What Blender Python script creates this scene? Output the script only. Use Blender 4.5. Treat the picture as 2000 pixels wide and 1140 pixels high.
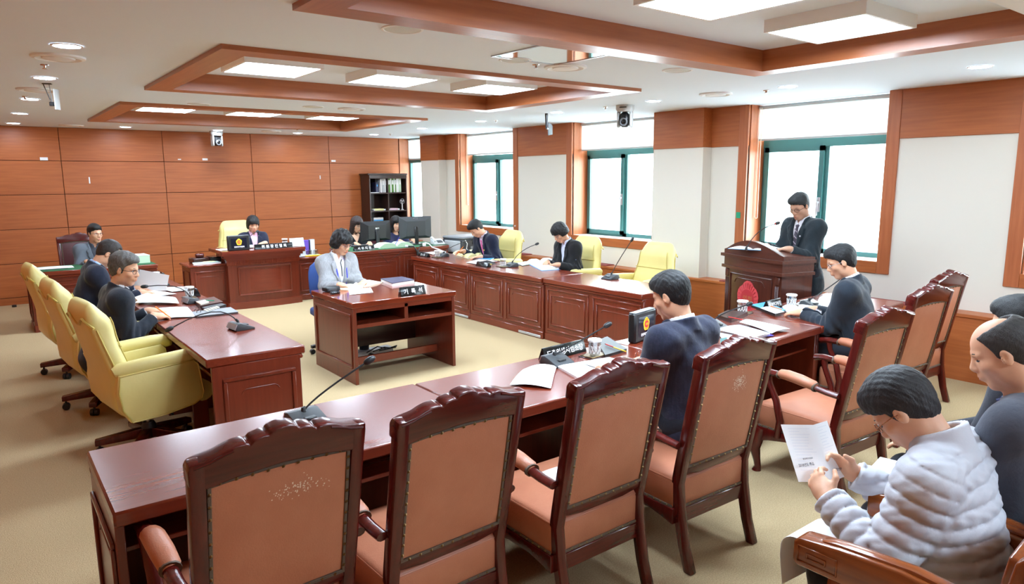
import bpy, bmesh, math, random
import numpy as np
from mathutils import Vector, Matrix, Euler
R = math.radians
random.seed(4)
C = bpy.context.scene.collection
SC = bpy.context.scene
for o in list(bpy.data.objects): bpy.data.objects.remove(o)

# ------------------------------------------------------------------ camera, world, exposure
def set_camera():
    f, yaw, pit, rol = 1354.2, R(37.4686), R(9.2677), R(-.36886)
    cy, sy, cp, sp = math.cos(yaw), math.sin(yaw), math.cos(pit), math.sin(pit)
    fw = Vector((sy*cp, cy*cp, -sp)); r = Vector((cy, -sy, 0)); u = r.cross(fw)
    r2 = r*math.cos(rol)+u*math.sin(rol); u2 = -r*math.sin(rol)+u*math.cos(rol)
    cam = bpy.data.cameras.new('camera'); o = bpy.data.objects.new('camera', cam); C.objects.link(o)
    m = Matrix((r2, u2, -fw)).transposed().to_4x4(); m.translation = Vector((0, 0, 1.84)); o.matrix_world = m
    cam.sensor_width = 36; cam.lens = f/2000*36; cam.clip_start = .05; cam.clip_end = 400
    SC.camera = o
set_camera()
w = bpy.data.worlds.new('sky'); SC.world = w; w.use_nodes = True
bg = w.node_tree.nodes['Background']; bg.inputs[0].default_value = (.82, .93, 1.0, 1); bg.inputs[1].default_value = 9.0
SC.view_settings.view_transform = 'Standard'; SC.view_settings.look = 'None'
SC.view_settings.gamma = 1; SC.view_settings.use_curve_mapping = False
SC.view_settings.exposure = 1.12
PANEL_E, DOWN_E = 27.0, 95.0
SC.cycles.max_bounces = 8; SC.cycles.diffuse_bounces = 5; SC.cycles.glossy_bounces = 3; SC.cycles.transmission_bounces = 4
SC.cycles.transparent_max_bounces = 8; SC.cycles.sample_clamp_indirect = 4
SC.cycles.caustics_reflective = False; SC.cycles.caustics_refractive = False

# ------------------------------------------------------------------ materials
def lin(c):
    return tuple((x/12.92 if x <= .04045 else ((x+.055)/1.055)**2.4) for x in [v/255 for v in c]) + (1,)
def mat(name, rgb, rough=.5, metal=0, coat=0, bump=None, spec=.5, emit=None, sheen=0, two=None, coords='Object'):
    """rgb sRGB 0-255; bump=(scale xyz, strength, detail); two=(rgb2, scale xyz, detail, contrast)"""
    m = bpy.data.materials.new(name); m.use_nodes = True
    nt = m.node_tree; N = nt.nodes; L = nt.links; b = N['Principled BSDF']
    b.inputs['Base Color'].default_value = lin(rgb); b.inputs['Roughness'].default_value = rough
    b.inputs['Metallic'].default_value = metal; b.inputs['Coat Weight'].default_value = coat
    b.inputs['Specular IOR Level'].default_value = spec; b.inputs['Coat Roughness'].default_value = .12
    if sheen: b.inputs['Sheen Weight'].default_value = sheen
    if emit: b.inputs['Emission Color'].default_value = lin(rgb); b.inputs['Emission Strength'].default_value = emit
    def noise(sc, det, rgh=.55):
        tc = N.new('ShaderNodeTexCoord'); mp = N.new('ShaderNodeMapping'); mp.inputs['Scale'].default_value = sc
        nz = N.new('ShaderNodeTexNoise'); nz.inputs['Scale'].default_value = 1; nz.inputs['Detail'].default_value = det
        nz.inputs['Roughness'].default_value = rgh
        L.new(tc.outputs[coords], mp.inputs[0]); L.new(mp.outputs[0], nz.inputs[0]); return nz
    if two:
        nz = noise(two[1], two[2]); rp = N.new('ShaderNodeValToRGB'); c = two[3]
        rp.color_ramp.elements[0].position = .5-c; rp.color_ramp.elements[1].position = .5+c
        rp.color_ramp.elements[0].color = lin(two[0]); rp.color_ramp.elements[1].color = lin(rgb)
        L.new(nz.outputs[0], rp.inputs[0]); L.new(rp.outputs[0], b.inputs['Base Color'])
    if bump:
        nz = noise(bump[0], bump[2]); bp = N.new('ShaderNodeBump'); bp.inputs['Strength'].default_value = bump[1]; bp.inputs['Distance'].default_value = .01
        L.new(nz.outputs[0], bp.inputs['Height']); L.new(bp.outputs[0], b.inputs['Normal'])
    return m
def dark(c, k): return tuple(v*k for v in c)
M = {}
def wood(name, c, c2, axis='x', rough=.35, coat=0, sc=1.0):
    s = {'x': (2.2*sc, 38*sc, 38*sc), 'y': (38*sc, 2.2*sc, 38*sc), 'z': (38*sc, 38*sc, 2.2*sc)}[axis]
    M[name] = mat(name, c, rough, coat=coat, two=(c2, s, 5, .28), bump=((s[0]*3, s[1]*3, s[2]*3), .008, 2))
wood('wall_wood', (182, 103, 52), (155, 81, 38), 'x', .42)
wood('wall_wood_y', (182, 104, 54), (156, 82, 40), 'y', .42)
wood('wall_wood_z', (184, 108, 66), (160, 86, 48), 'z', .4)
wood('lining_x', (174, 104, 62), (150, 84, 48), 'x', .33)
wood('lining_y', (174, 104, 62), (150, 84, 48), 'y', .33)
wood('joint', (96, 46, 22), (86, 40, 20), 'x', .6)
wood('desk_x', (124, 50, 30), (106, 40, 23), 'x', .26, .25)
wood('desk_y', (124, 50, 30), (106, 40, 23), 'y', .26, .25)
wood('desk_z', (120, 48, 28), (99, 37, 20), 'z', .3, .25)
wood('desk_gloss', (134, 56, 32), (98, 34, 20), 'x', .12, .6)
wood('chair_wood', (96, 24, 18), (60, 12, 10), 'z', .22, .15)
wood('chair_wood_x', (96, 24, 18), (60, 12, 10), 'x', .22, .15)
wood('oak_chair', (156, 82, 34), (112, 52, 20), 'y', .2, .6)
wood('oak_chair_z', (146, 74, 32), (104, 46, 20), 'z', .2, .6)
wood('podium_wood', (84, 40, 28), (62, 27, 19), 'z', .3, .3)
wood('podium_wood_x', (92, 46, 32), (66, 30, 21), 'x', .3, .3)
wood('shelf_wood', (58, 34, 25), (44, 25, 18), 'z', .35)
wood('dark_wood', (60, 22, 18), (40, 13, 11), 'x', .3, .3)
M['ceiling'] = mat('ceiling_paint', (228, 240, 252), .9)
M['white_wall'] = mat('wall_paper', (224, 220, 208), .85, bump=((220, 220, 220), .03, 2))
M['carpet'] = mat('carpet', (198, 176, 138), .95, two=((166, 143, 106), (160, 160, 160), 3, .2), bump=((210, 210, 210), .5, 3), spec=.15)
M['leather'] = mat('tan_leather', (190, 124, 94), .42, two=((178, 111, 82), (9, 9, 9), 5, .25), bump=((160, 160, 160), .12, 3))
M['leather_dark'] = mat('dark_red_leather', (72, 22, 26), .35, bump=((120, 120, 120), .1, 3))
M['yellow'] = mat('yellow_leather', (226, 212, 138), .45, two=((219, 203, 128), (5, 5, 5), 4, .3), bump=((14, 14, 14), .12, 3))
M['piping'] = mat('yellow_piping', (196, 176, 92), .45)
M['braid'] = mat('grey_braid', (98, 84, 70), .7, bump=((400, 400, 400), .4, 2))
M['brass'] = mat('nail_brass', (120, 96, 60), .35, .9)
M['black'] = mat('black_plastic', (24, 25, 27), .4)
M['black_gloss'] = mat('black_gloss', (14, 14, 16), .12)
M['dark_grey'] = mat('dark_grey_plastic', (64, 67, 70), .45)
M['mid_grey'] = mat('mid_grey_plastic', (120, 124, 128), .45)
M['light_grey'] = mat('light_grey_plastic', (190, 192, 192), .4)
M['silver'] = mat('silver_metal', (186, 188, 192), .3, .8)
M['chrome'] = mat('chrome', (210, 212, 215), .12, 1)
M['white'] = mat('white_plastic', (236, 236, 234), .4)
M['paper'] = mat('paper', (246, 246, 246), .8)
M['paper_cream'] = mat('cream_paper', (240, 232, 208), .8)
M['paper_yellow'] = mat('yellow_paper', (240, 234, 168), .7)
M['ink'] = mat('ink', (60, 62, 70), .8)
M['ink_faint'] = mat('ink_faint', (226, 228, 234), .8)
M['blue'] = mat('blue_cover', (70, 160, 220), .5)
M['navy_cover'] = mat('navy_cover', (44, 44, 78), .35)
M['pale_green'] = mat('pale_green_cover', (196, 220, 190), .7)
M['mint'] = mat('mint_cover', (186, 216, 208), .6)
M['green_felt'] = mat('green_felt', (28, 86, 48), .85, bump=((300, 300, 300), .2, 2))
M['green_spine'] = mat('green_spine', (84, 128, 52), .6)
M['teal'] = mat('teal_frame', (58, 112, 110), .4)
M['red'] = mat('red_plastic', (196, 32, 32), .4)
M['orange'] = mat('orange_pen', (240, 130, 30), .4)
M['violet'] = mat('violet_box', (104, 74, 172), .5)
M['pen_blue'] = mat('blue_pen', (48, 58, 190), .4)
M['purple_tab'] = mat('purple_tab', (70, 58, 160), .5)
M['chair_blue'] = mat('blue_chair_fabric', (42, 70, 130), .8)
M['mauve_mat'] = mat('mauve_mat', (150, 62, 58), .7, two=((120, 44, 44), (60, 60, 60), 2, .2))
M['gold'] = mat('gold_enamel', (236, 200, 40), .35)
M['gold_dim'] = mat('gold_line', (176, 110, 60), .4)
M['emblem_red'] = mat('emblem_red', (176, 40, 52), .5)
M['emblem_light'] = mat('emblem_crimson', (200, 70, 74), .5)
M['screen_dark'] = mat('screen_dark', (26, 30, 42), .1)
M['lit_gold'] = mat('screen_gold', (236, 200, 40), .4, emit=.5)
M['lit_red'] = mat('screen_red', (200, 30, 40), .4, emit=.5)
M['lit_white'] = mat('screen_white', (240, 240, 250), .4, emit=.5)
M['tape_green'] = mat('green_tape', (20, 150, 110), .5)
M['plate'] = mat('nameplate_black', (16, 17, 18), .2)
M['letter'] = mat('letter_white', (240, 240, 240), .5)
M['vent'] = mat('vent_white', (236, 240, 244), .5)
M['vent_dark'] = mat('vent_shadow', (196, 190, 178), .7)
M['mirror'] = mat('mirror_panel', (205, 205, 200), .06, .9)
M['blind'] = mat('blind_fabric', (248, 250, 248), .9)
M['skirt'] = mat('alloy_plate', (196, 198, 198), .35, .5)
M['water'] = mat('glass_bottle_label', (80, 150, 200), .3)
def glass(name, tint=(1, 1, 1, 1), glossy=1.0, dense=0.0):
    m = bpy.data.materials.new(name); m.use_nodes = True; nt = m.node_tree; N = nt.nodes; L = nt.links
    N.remove(N['Principled BSDF']); out = N['Material Output']
    tr = N.new('ShaderNodeBsdfTransparent'); tr.inputs[0].default_value = tint
    gl = N.new('ShaderNodeBsdfGlossy'); gl.inputs['Roughness'].default_value = .05
    fr = N.new('ShaderNodeFresnel'); fr.inputs[0].default_value = 1.45
    mx = N.new('ShaderNodeMixShader'); L.new(tr.outputs[0], mx.inputs[1]); L.new(gl.outputs[0], mx.inputs[2])
    if dense:
        mx.inputs[0].default_value = dense; fr.inputs[0].default_value = 1.2
    else:
        ge = N.new('ShaderNodeNewGeometry'); iv = N.new('ShaderNodeMath'); iv.operation = 'SUBTRACT'; iv.inputs[0].default_value = 1; L.new(ge.outputs['Backfacing'], iv.inputs[1])
        mu = N.new('ShaderNodeMath'); mu.operation = 'MULTIPLY'; L.new(iv.outputs[0], mu.inputs[0]); L.new(fr.outputs[0], mu.inputs[1]); L.new(mu.outputs[0], mx.inputs[0])
    L.new(mx.outputs[0], out.inputs[0]); M[name] = m
glass('pane_glass', (.97, .99, .99, 1)); glass('cut_glass', (.93, .95, .96, 1), dense=.28); glass('lens_glass', (.96, .97, .97, 1))
def blindmat():
    m = M['blind']; nt = m.node_tree; N = nt.nodes; L = nt.links
    tr = N.new('ShaderNodeBsdfTranslucent'); tr.inputs[0].default_value = (.9, .93, .92, 1)
    mx = N.new('ShaderNodeMixShader'); mx.inputs[0].default_value = .8
    L.new(N['Principled BSDF'].outputs[0], mx.inputs[1]); L.new(tr.outputs[0], mx.inputs[2]); L.new(mx.outputs[0], N['Material Output'].inputs[0])
blindmat()
M['panel_light'] = mat('panel_light', (216, 236, 255), .5, emit=PANEL_E)
M['down_light'] = mat('down_light', (222, 238, 255), .5, emit=DOWN_E)

# ------------------------------------------------------------------ lettering (converted to meshes at once)
def regular(word): return word
TEXTS = {}
def make_texts(items):
    tmp = []
    for key, body, sp in items:
        c = bpy.data.curves.new(key, 'FONT'); c.body = body; c.size = 1; c.align_x = 'CENTER'; c.align_y = 'CENTER'; c.space_character = sp
        c.resolution_u = 2; c.fill_mode = 'FRONT'; c.offset = .012
        o = bpy.data.objects.new(key, c); C.objects.link(o); tmp.append(o)
    dg = bpy.context.evaluated_depsgraph_get(); dg.update()
    for o in tmp:
        me = bpy.data.meshes.new_from_object(o.evaluated_get(dg)); co = np.array([v.co for v in me.vertices]) if len(me.vertices) else np.zeros((1, 3))
        mn, mx = co.min(0), co.max(0); ctr = (mn+mx)/2
        me.transform(Matrix.Translation((-ctr[0], -ctr[1], 0))); TEXTS[o.name] = (me, mx[0]-mn[0], mx[1]-mn[1])
    for o in tmp: bpy.data.objects.remove(o)
make_texts([('chair', '위 원 장 진 영 희', 1), ('rec', '기  록  석', 1), ('staff', '사 무 직 원', 1), ('exec', '執行機關', 1), ('lab', '도축위생시험소장', .95),
            ('dept', '환경연구부장', .95), ('comm', '환경복지위원회', .95), ('mem', '안 수 일', 1), ('coun', '의회', 1), ('LG', 'LG', 1),
            ('doc1', '2018년도 주요 업무보고', 1), ('doc2', '환경복지위원회 소관', 1), ('doc3', '보건환경연구원', 1), ('kor', '국', 1)])
def text(key, h, m, parent, loc, rot, wmax=None, name='lettering', th=.0012):
    me, tw, t_h = TEXTS[key]; s = h/max(t_h, 1e-3)
    if wmax and tw*s > wmax: sx = wmax/tw
    else: sx = s
    me = me.copy(); me.transform(Matrix.Diagonal((sx, s, 1, 1))); me.materials.clear(); me.materials.append(M[m])
    o = bpy.data.objects.new(name, me); C.objects.link(o); o.parent = parent; o.location = loc; o.rotation_euler = rot
    if key in ('coun', 'LG'): o['kind'] = 'stuff'
    return o

# ------------------------------------------------------------------ mesh helpers
def tag(o, label=None, cat=None, group=None, kind=None):
    if label: o['label'] = label
    if cat: o['category'] = cat
    if group: o['group'] = group
    if kind: o['kind'] = kind
    return o
def thing(name, label, cat, loc=(0, 0, 0), rz=0, group=None):
    o = bpy.data.objects.new(name, None); C.objects.link(o); o.location = loc; o.rotation_euler = (0, 0, rz); o.empty_display_size = .1
    return tag(o, label, cat, group)
def link_mesh(name, me, m, parent=None, loc=None, rot=None, sharp=40):
    me.materials.append(M[m] if isinstance(m, str) else m)
    me.shade_smooth(); me.set_sharp_from_angle(angle=R(sharp))
    o = bpy.data.objects.new(name, me); C.objects.link(o)
    if parent is not None: o.parent = parent
    if loc is not None: o.location = loc
    if rot is not None: o.rotation_euler = rot
    return o
class G:
    def __init__(s): s.v = []; s.f = []
    def add(s, vs, fs, mx=None):
        n = len(s.v)
        s.v += [tuple(mx @ Vector(p)) if mx is not None else tuple(p) for p in vs]
        s.f += [tuple(i+n for i in f) for f in fs]; return s
    def box(s, a, b, bev=0, mx=None):
        x0, y0, z0 = [min(a[i], b[i]) for i in range(3)]; x1, y1, z1 = [max(a[i], b[i]) for i in range(3)]
        if bev <= 0:
            vs = [(x0, y0, z0), (x1, y0, z0), (x1, y1, z0), (x0, y1, z0), (x0, y0, z1), (x1, y0, z1), (x1, y1, z1), (x0, y1, z1)]
            return s.add(vs, [(0, 3, 2, 1), (4, 5, 6, 7), (0, 1, 5, 4), (1, 2, 6, 5), (2, 3, 7, 6), (3, 0, 4, 7)], mx)
        bev = min(bev, .45*min(x1-x0, y1-y0, z1-z0)); vs = []; idx = {}
        for i in (0, 1):
            for j in (0, 1):
                for k in (0, 1):
                    c = ((x0, x1)[i], (y0, y1)[j], (z0, z1)[k]); d = (bev if i == 0 else -bev, bev if j == 0 else -bev, bev if k == 0 else -bev)
                    for ax in range(3):
                        p = list(c)
                        for q in range(3):
                            if q != ax: p[q] += d[q]
                        idx[(i, j, k, ax)] = len(vs); vs.append(tuple(p))
        fs = []
        q = lambda ax, l: fs.append(tuple(idx[c+(ax,)] for c in l))
        q(0, [(0, 0, 0), (0, 0, 1), (0, 1, 1), (0, 1, 0)]); q(0, [(1, 0, 0), (1, 1, 0), (1, 1, 1), (1, 0, 1)])
        q(1, [(0, 0, 0), (1, 0, 0), (1, 0, 1), (0, 0, 1)]); q(1, [(0, 1, 0), (0, 1, 1), (1, 1, 1), (1, 1, 0)])
        q(2, [(0, 0, 0), (0, 1, 0), (1, 1, 0), (1, 0, 0)]); q(2, [(0, 0, 1), (1, 0, 1), (1, 1, 1), (0, 1, 1)])
        for ax in range(3):
            o1, o2 = [t for t in range(3) if t != ax]
            for u in (0, 1):
                for v in (0, 1):
                    c0 = [0]*3; c1 = [0]*3; c0[o1] = c1[o1] = u; c0[o2] = c1[o2] = v; c1[ax] = 1; c0, c1 = tuple(c0), tuple(c1)
                    f = [idx[c0+(o1,)], idx[c1+(o1,)], idx[c1+(o2,)], idx[c0+(o2,)]]
                    fs.append(tuple(f))
        for i in (0, 1):
            for j in (0, 1):
                for k in (0, 1):
                    fs.append(tuple(idx[(i, j, k, t)] for t in range(3)))
        return s.add(vs, fs, mx)
    def tube(s, pts, r, n=8, cap=True, mx=None, flat=None):
        """r scalar or list; flat=(a,b) multiplies the two cross axes"""
        P = [Vector(p) for p in pts]; k = len(P); rr = r if isinstance(r, (list, tuple)) else [r]*k
        vs = []; fs = []; prev = None
        for i in range(k):
            t = (P[min(i+1, k-1)]-P[max(i-1, 0)]).normalized()
            if prev is None: a = t.cross(Vector((0, 0, 1)) if abs(t.z) < .95 else Vector((0, 1, 0))).normalized()
            else: a = (prev-t*prev.dot(t)).normalized()
            prev = a; b = t.cross(a)
            fa, fb = flat or (1, 1)
            for j in range(n):
                th = 2*math.pi*j/n; vs.append(P[i]+a*(rr[i]*math.cos(th)*fa)+b*(rr[i]*math.sin(th)*fb))
        for i in range(k-1):
            for j in range(n): fs.append((i*n+j, i*n+(j+1) % n, (i+1)*n+(j+1) % n, (i+1)*n+j))
        if cap: fs += [tuple(range(n))[::-1], tuple((k-1)*n+j for j in range(n))]
        return s.add(vs, fs, mx)
    def lathe(s, prof, n=16, mx=None, cap=True):
        vs = [(r*math.cos(2*math.pi*j/n), r*math.sin(2*math.pi*j/n), z) for r, z in prof for j in range(n)]
        fs = [(i*n+j, i*n+(j+1) % n, (i+1)*n+(j+1) % n, (i+1)*n+j) for i in range(len(prof)-1) for j in range(n)]
        if cap: fs += [tuple(range(n))[::-1], tuple((len(prof)-1)*n+j for j in range(n))]
        return s.add(vs, fs, mx)
    def prism(s, poly, h0, h1, plane='xy', mx=None):
        n = len(poly)
        f = {'xy': lambda p, h: (p[0], p[1], h), 'xz': lambda p, h: (p[0], h, p[1]), 'yz': lambda p, h: (h, p[0], p[1])}[plane]
        vs = [f(p, h0) for p in poly]+[f(p, h1) for p in poly]
        fs = [tuple(range(n)), tuple(range(n, 2*n))[::-1]]+[(i, i+n, (i+1) % n+n, (i+1) % n) for i in range(n)]
        return s.add(vs, fs, mx)
    def grid(s, fn, nu, nv, mx=None, thick=0):
        top = [Vector(fn(i/(nu-1), j/(nv-1))) for i in range(nu) for j in range(nv)]
        fs = [(i*nv+j, (i+1)*nv+j, (i+1)*nv+j+1, i*nv+j+1) for i in range(nu-1) for j in range(nv-1)]
        if not thick: return s.add(top, fs, mx)
        nrm = [Vector() for _ in top]
        for f in fs:
            nn = (top[f[1]]-top[f[0]]).cross(top[f[3]]-top[f[0]])
            for i in f: nrm[i] += nn
        bot = [p-n.normalized()*thick for p, n in zip(top, nrm)]; m = len(top)
        fs2 = [tuple(i+m for i in f[::-1]) for f in fs]
        rim = [i*nv for i in range(nu)]+[(nu-1)*nv+j for j in range(1, nv)]+[i*nv+nv-1 for i in range(nu-2, -1, -1)]+[j for j in range(nv-2, 0, -1)]
        fr = [(rim[(i+1) % len(rim)], rim[i], rim[i]+m, rim[(i+1) % len(rim)]+m) for i in range(len(rim))]
        return s.add(top+bot, fs+fs2+fr, mx)
    def build(s, name, m, parent=None, loc=None, rot=None, sharp=40, fix=True):
        me = bpy.data.meshes.new(name); me.from_pydata(s.v, [], s.f)
        if fix:
            bm = bmesh.new(); bm.from_mesh(me); bmesh.ops.recalc_face_normals(bm, faces=bm.faces[:]); bm.to_mesh(me); bm.free()
        return link_mesh(name, me, m, parent, loc, rot, sharp)
def B(name, m, parent, a, b, bev=.004, loc=None, rot=None): return G().box(a, b, bev).build(name, m, parent, loc, rot)
def kids(o): return [c for c in ALLKIDS.get(o.name, [])]
def dup(root, loc, rz=0, label=None, group=None):
    def cp(o, par):
        c = o.copy(); C.objects.link(c)
        if par is not None: c.parent = par
        for ch in list(o.children): cp(ch, c)
        return c
    r = cp(root, None); r.location = loc; r.rotation_euler = (0, 0, rz)
    if label: r['label'] = label
    if group: r['group'] = group
    return r
def st(name, **k): return tag(k.pop('o'), kind='structure')

# ------------------------------------------------------------------ room shell
CZ = 2.66; XW = 7.15; YB = 12.82; XL = -.85; YF = -4.6
def struct(g, name, m, parent=None, sharp=40): return tag(g.build(name, m, parent, sharp=sharp), kind='structure')
floor = struct(G().box((XL-.2, YF-.2, -.15), (XW+.1, YB+.2, 0)), 'floor', 'carpet')
COF = [(1.28, 5.02, -2.77, -.36), (1.28, 5.02, .93, 3.36), (1.28, 5.02, 4.55, 6.97), (1.30, 5.0, 8.38, 11.0)]
BW = .19
cg = G(); ys = [YF-.2]
for x0, x1, y0, y1 in COF: ys += [y0+.02, y1-.02]
ys.append(YB+.2)
for i in range(len(ys)-1):
    if i % 2 == 0: cg.box((XL-.2, ys[i], CZ), (XW+.42, ys[i+1], CZ+.3))
    else:
        k = COF[i//2]; cg.box((XL-.2, ys[i], CZ), (k[0]+.02, ys[i+1], CZ+.3)); cg.box((k[1]-.02, ys[i], CZ), (XW+.42, ys[i+1], CZ+.3))
        cg.box((k[0]+.02, ys[i], 2.785), (k[1]-.02, ys[i+1], CZ+.3))
ceiling = struct(cg, 'ceiling', 'ceiling')
for n, (x0, x1, y0, y1) in enumerate(COF):
    fr = tag(thing('trim_%d' % (n+1), None, None), kind='structure'); z0, z1 = 2.63, 2.785
    for nm, mm, pl in (('lining_board', 'lining_x', [(x0, y0), (x1, y0), (x1-BW, y0+BW), (x0+BW, y0+BW)]), ('lining_board', 'lining_x', [(x0, y1), (x1, y1), (x1-BW, y1-BW), (x0+BW, y1-BW)]),
                       ('lining_board', 'lining_y', [(x0, y0), (x0, y1), (x0+BW, y1-BW), (x0+BW, y0+BW)]), ('lining_board', 'lining_y', [(x1, y0), (x1, y1), (x1-BW, y1-BW), (x1-BW, y0+BW)])):
        G().prism(pl, z0, z0+.045).build(nm, mm, fr)
    t = .02
    B('lining_fascia', 'lining_x', fr, (x0+BW-t, y0+BW-t, z0+.045), (x1-BW+t, y0+BW, z1), 0); B('lining_fascia', 'lining_x', fr, (x0+BW-t, y1-BW, z0+.045), (x1-BW+t, y1-BW+t, z1), 0)
    B('lining_fascia', 'lining_y', fr, (x0+BW-t, y0+BW, z0+.045), (x0+BW, y1-BW, z1), 0); B('lining_fascia', 'lining_y', fr, (x1-BW, y0+BW, z0+.045), (x1-BW+t, y1-BW, z1), 0)

# back wall: panels, each a part
wb = struct(G().box((XL-.2, YB+.018, 0), (7.185, YB+.2, CZ+.1)), 'wall_back', 'joint')
xs = [XL, -.345, 1.11, 2.555, 3.99, 5.445, 6.94]; zs = [.0, .108, .62, 1.133, 1.648, 2.155, CZ]
for i in range(len(xs)-1):
    for j in range(len(zs)-1):
        B('panel', 'wall_wood', wb, (xs[i]+.004, YB, zs[j]+(.004 if j else 0)), (xs[i+1]-.004, YB+.02, zs[j+1]-.004), .002)
struct(G().box((XL-.2, YF-.2, 0), (XL, YB+.2, CZ+.1)), 'wall_left', 'wall_wood_y')
struct(G().box((XL-.2, YF-.2, 0), (XW+.5, YF, CZ+.1)), 'wall_front', 'wall_wood')

# right wall with four window bays
WIN = [(3.27, 4.82), (6.23, 7.82), (9.26, 10.90), (12.08, 12.82), (.50, 2.05)]
SILL = [.995, .995, 1.0, 1.0, .995]
XG = XW+.30
ZB = 2.20
wr = tag(thing('wall_right', None, None), kind='structure')
# masonry fill around windows
edges = [YF-.2]+[v for a, b in sorted(WIN) for v in (a, b)]+[YB+.2]
spans = [(edges[i], edges[i+1]) for i in range(0, len(edges), 2)]
for a, b in spans:
    if b-a > .3 and a < YB:
        B('wall_paper', 'white_wall', wr, (XW, a, .6), (XW+.4, b, ZB), 0)
        B('wood_band', 'wall_wood_y', wr, (XW-.012, a+(.12 if a > 0 else 0), ZB), (XW+.4, b-.12, CZ+.02), .002)
for k, (a, b) in enumerate(WIN):
    B('wall_paper', 'white_wall', wr, (XW, a, .6), (XW+.4, b, SILL[k]-.12), 0)
# structural columns standing proud of the wall
for a, b in ((5.33, 6.10), (11.36, 12.02)):
    B('column_face', 'white_wall', wr, (6.99, a, .6), (XW, b, ZB), 0)
    B('column_band', 'wall_wood_y', wr, (6.978, a-.004, ZB), (XW-.01, b+.004, CZ+.02), .002)
ws = tag(thing('trim_5', None, None), kind='structure')
B('ledge_board', 'wall_wood_y', ws, (6.935, YF, .585), (XW, YB, .617), .004)
B('wainscot', 'wall_wood_y', ws, (6.95, YF, 0), (XW, YB, .586), .002)
for k, (a, b) in enumerate(WIN):
    wn = tag(thing('window_%d' % (k+1), None, None), kind='structure'); s = SILL[k]
    far = b >= YB-.01; XG = XW+.30 if not far else 7.18
    bz = s-.12
    # casing (flush trim on the room side) and reveal lining
    B('casing', 'wall_wood_z', wn, (XW-.02, a-.12, bz), (XW+.02, a, CZ), .003)
    if not far: B('casing', 'wall_wood_z', wn, (XW-.02, b, bz), (XW+.02, b+.12, CZ), .003)
    B('casing', 'wall_wood_y', wn, (XW-.02, a, bz), (XW+.02, b, s), .003)
    B('reveal_lining', 'wall_wood_z', wn, (XW+.02, a-.02, s), (XG+.06, a+.012, CZ), 0)
    if not far: B('reveal_lining', 'wall_wood_z', wn, (XW+.02, b-.012, s), (XG+.06, b+.02, CZ), 0)
    else: B('reveal_lining', 'wall_wood_z', wn, (XW-.2, b-.012, 0), (XG+.05, b+.03, CZ), 0)
    B('sill_board', 'white', wn, (XW+.02, a, s-.03), (XG+.06, b, s), .003)
    # teal aluminium frame: outer, mullion, sashes
    x0, x1 = XG, XG+.06; zt = 2.21; mid = (a+b)/2 if not far else b
    zt2 = CZ
    f = G(); f.box((x0, a, s), (x1, a+.05, zt2)); f.box((x0, b-.05, s), (x1, b, zt2)); f.box((x0, a, s), (x1, b, s+.05)); f.box((x0-.01, a, zt-.04), (x1, b, zt+.06)); f.box((x0, a, zt2-.05), (x1, b, zt2))
    if not far: f.box((x0, mid-.04, s), (x1, mid+.04, zt))
    f.build('frame', 'teal', wn)
    B('pane', 'pane_glass', wn, (x0+.028, a+.03, zt+.04), (x0+.034, b-.03, zt2-.03), 0)
    if not far:
        sf = G(); y0, y1 = mid+.005, b-.045; w_ = .055
        sf.box((x0-.03, y0, s+.03), (x0+.02, y0+w_, zt-.03)); sf.box((x0-.03, y1-w_, s+.03), (x0+.02, y1, zt-.03)); sf.box((x0-.03, y0, s+.03), (x0+.02, y1, s+.03+w_)); sf.box((x0-.03, y0, zt-.03-w_), (x0+.02, y1, zt-.03))
        sash = sf.build('sash', 'teal', wn)
        B('pane', 'pane_glass', sash, (x0-.008, y0+.04, s+.06), (x0-.002, y1-.04, zt-.06), 0)
        g = G(); g.box((x0-.038, y0+.01, s+.46), (x0-.03, y0+.045, s+.62), .003); g.box((x0-.075, y0+.018, s+.55), (x0-.038, y0+.037, s+.575), .004); g.box((x0-.078, y0+.018, s+.42), (x0-.06, y0+.037, s+.575), .005)
        g.build('handle', 'silver', sash)
        B('pane', 'pane_glass', wn, (x0+.02, a+.05, s+.05), (x0+.026, mid-.04, zt-.04), 0)
    else: B('pane', 'pane_glass', wn, (x0+.02, a+.05, s+.05), (x0+.026, b-.05, zt-.04), 0)
    # roller blind
    bl = thing('roller_blind', ['white roller blind half drawn in window behind the lectern', 'white roller blind half drawn in window behind the ceiling camera',
                                'white roller blind half drawn in window behind man with pink tie', 'white roller blind in the narrow corner window above bookcase', 'white roller blind in the window beside the back seats'][k], 'blind', (XW+.17 if not far else 7.155, (a+b)/2, CZ), group=None)
    L_ = (b-a)/2-.02; dz = [.375, .385, .36, .40, .39][k]
    G().grid(lambda u, v: (0, -L_+2*L_*u, -dz*v-.01), 2, 2, thick=.002).build('fabric', 'blind', bl)
    B('bottom_bar', 'light_grey', bl, (-.008, -L_, -dz-.03), (.008, L_, -dz-.008), .003)
    G().tube([(.0, -L_, -.03), (0, L_, -.03)], .022 if not far else .012, 10).build('roller', 'light_grey', bl)
    if k in (0, 2):
        yy = L_-.01; loop = [(-.02, yy+.005, -.03), (-.02, yy+.002, -.5), (-.02, yy, -1.28)]+[(-.02, yy-.018+.018*math.cos(t), -1.28-.02*math.sin(t)) for t in (.6, 1.2, 1.9, 2.5)]+[(-.02, yy-.034, -1.28), (-.02, yy-.03, -.5), (-.02, yy-.028, -.03)]
        G().tube(loop, .0035, 5).build('pull_cord', 'paper_cream', bl)

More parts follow.
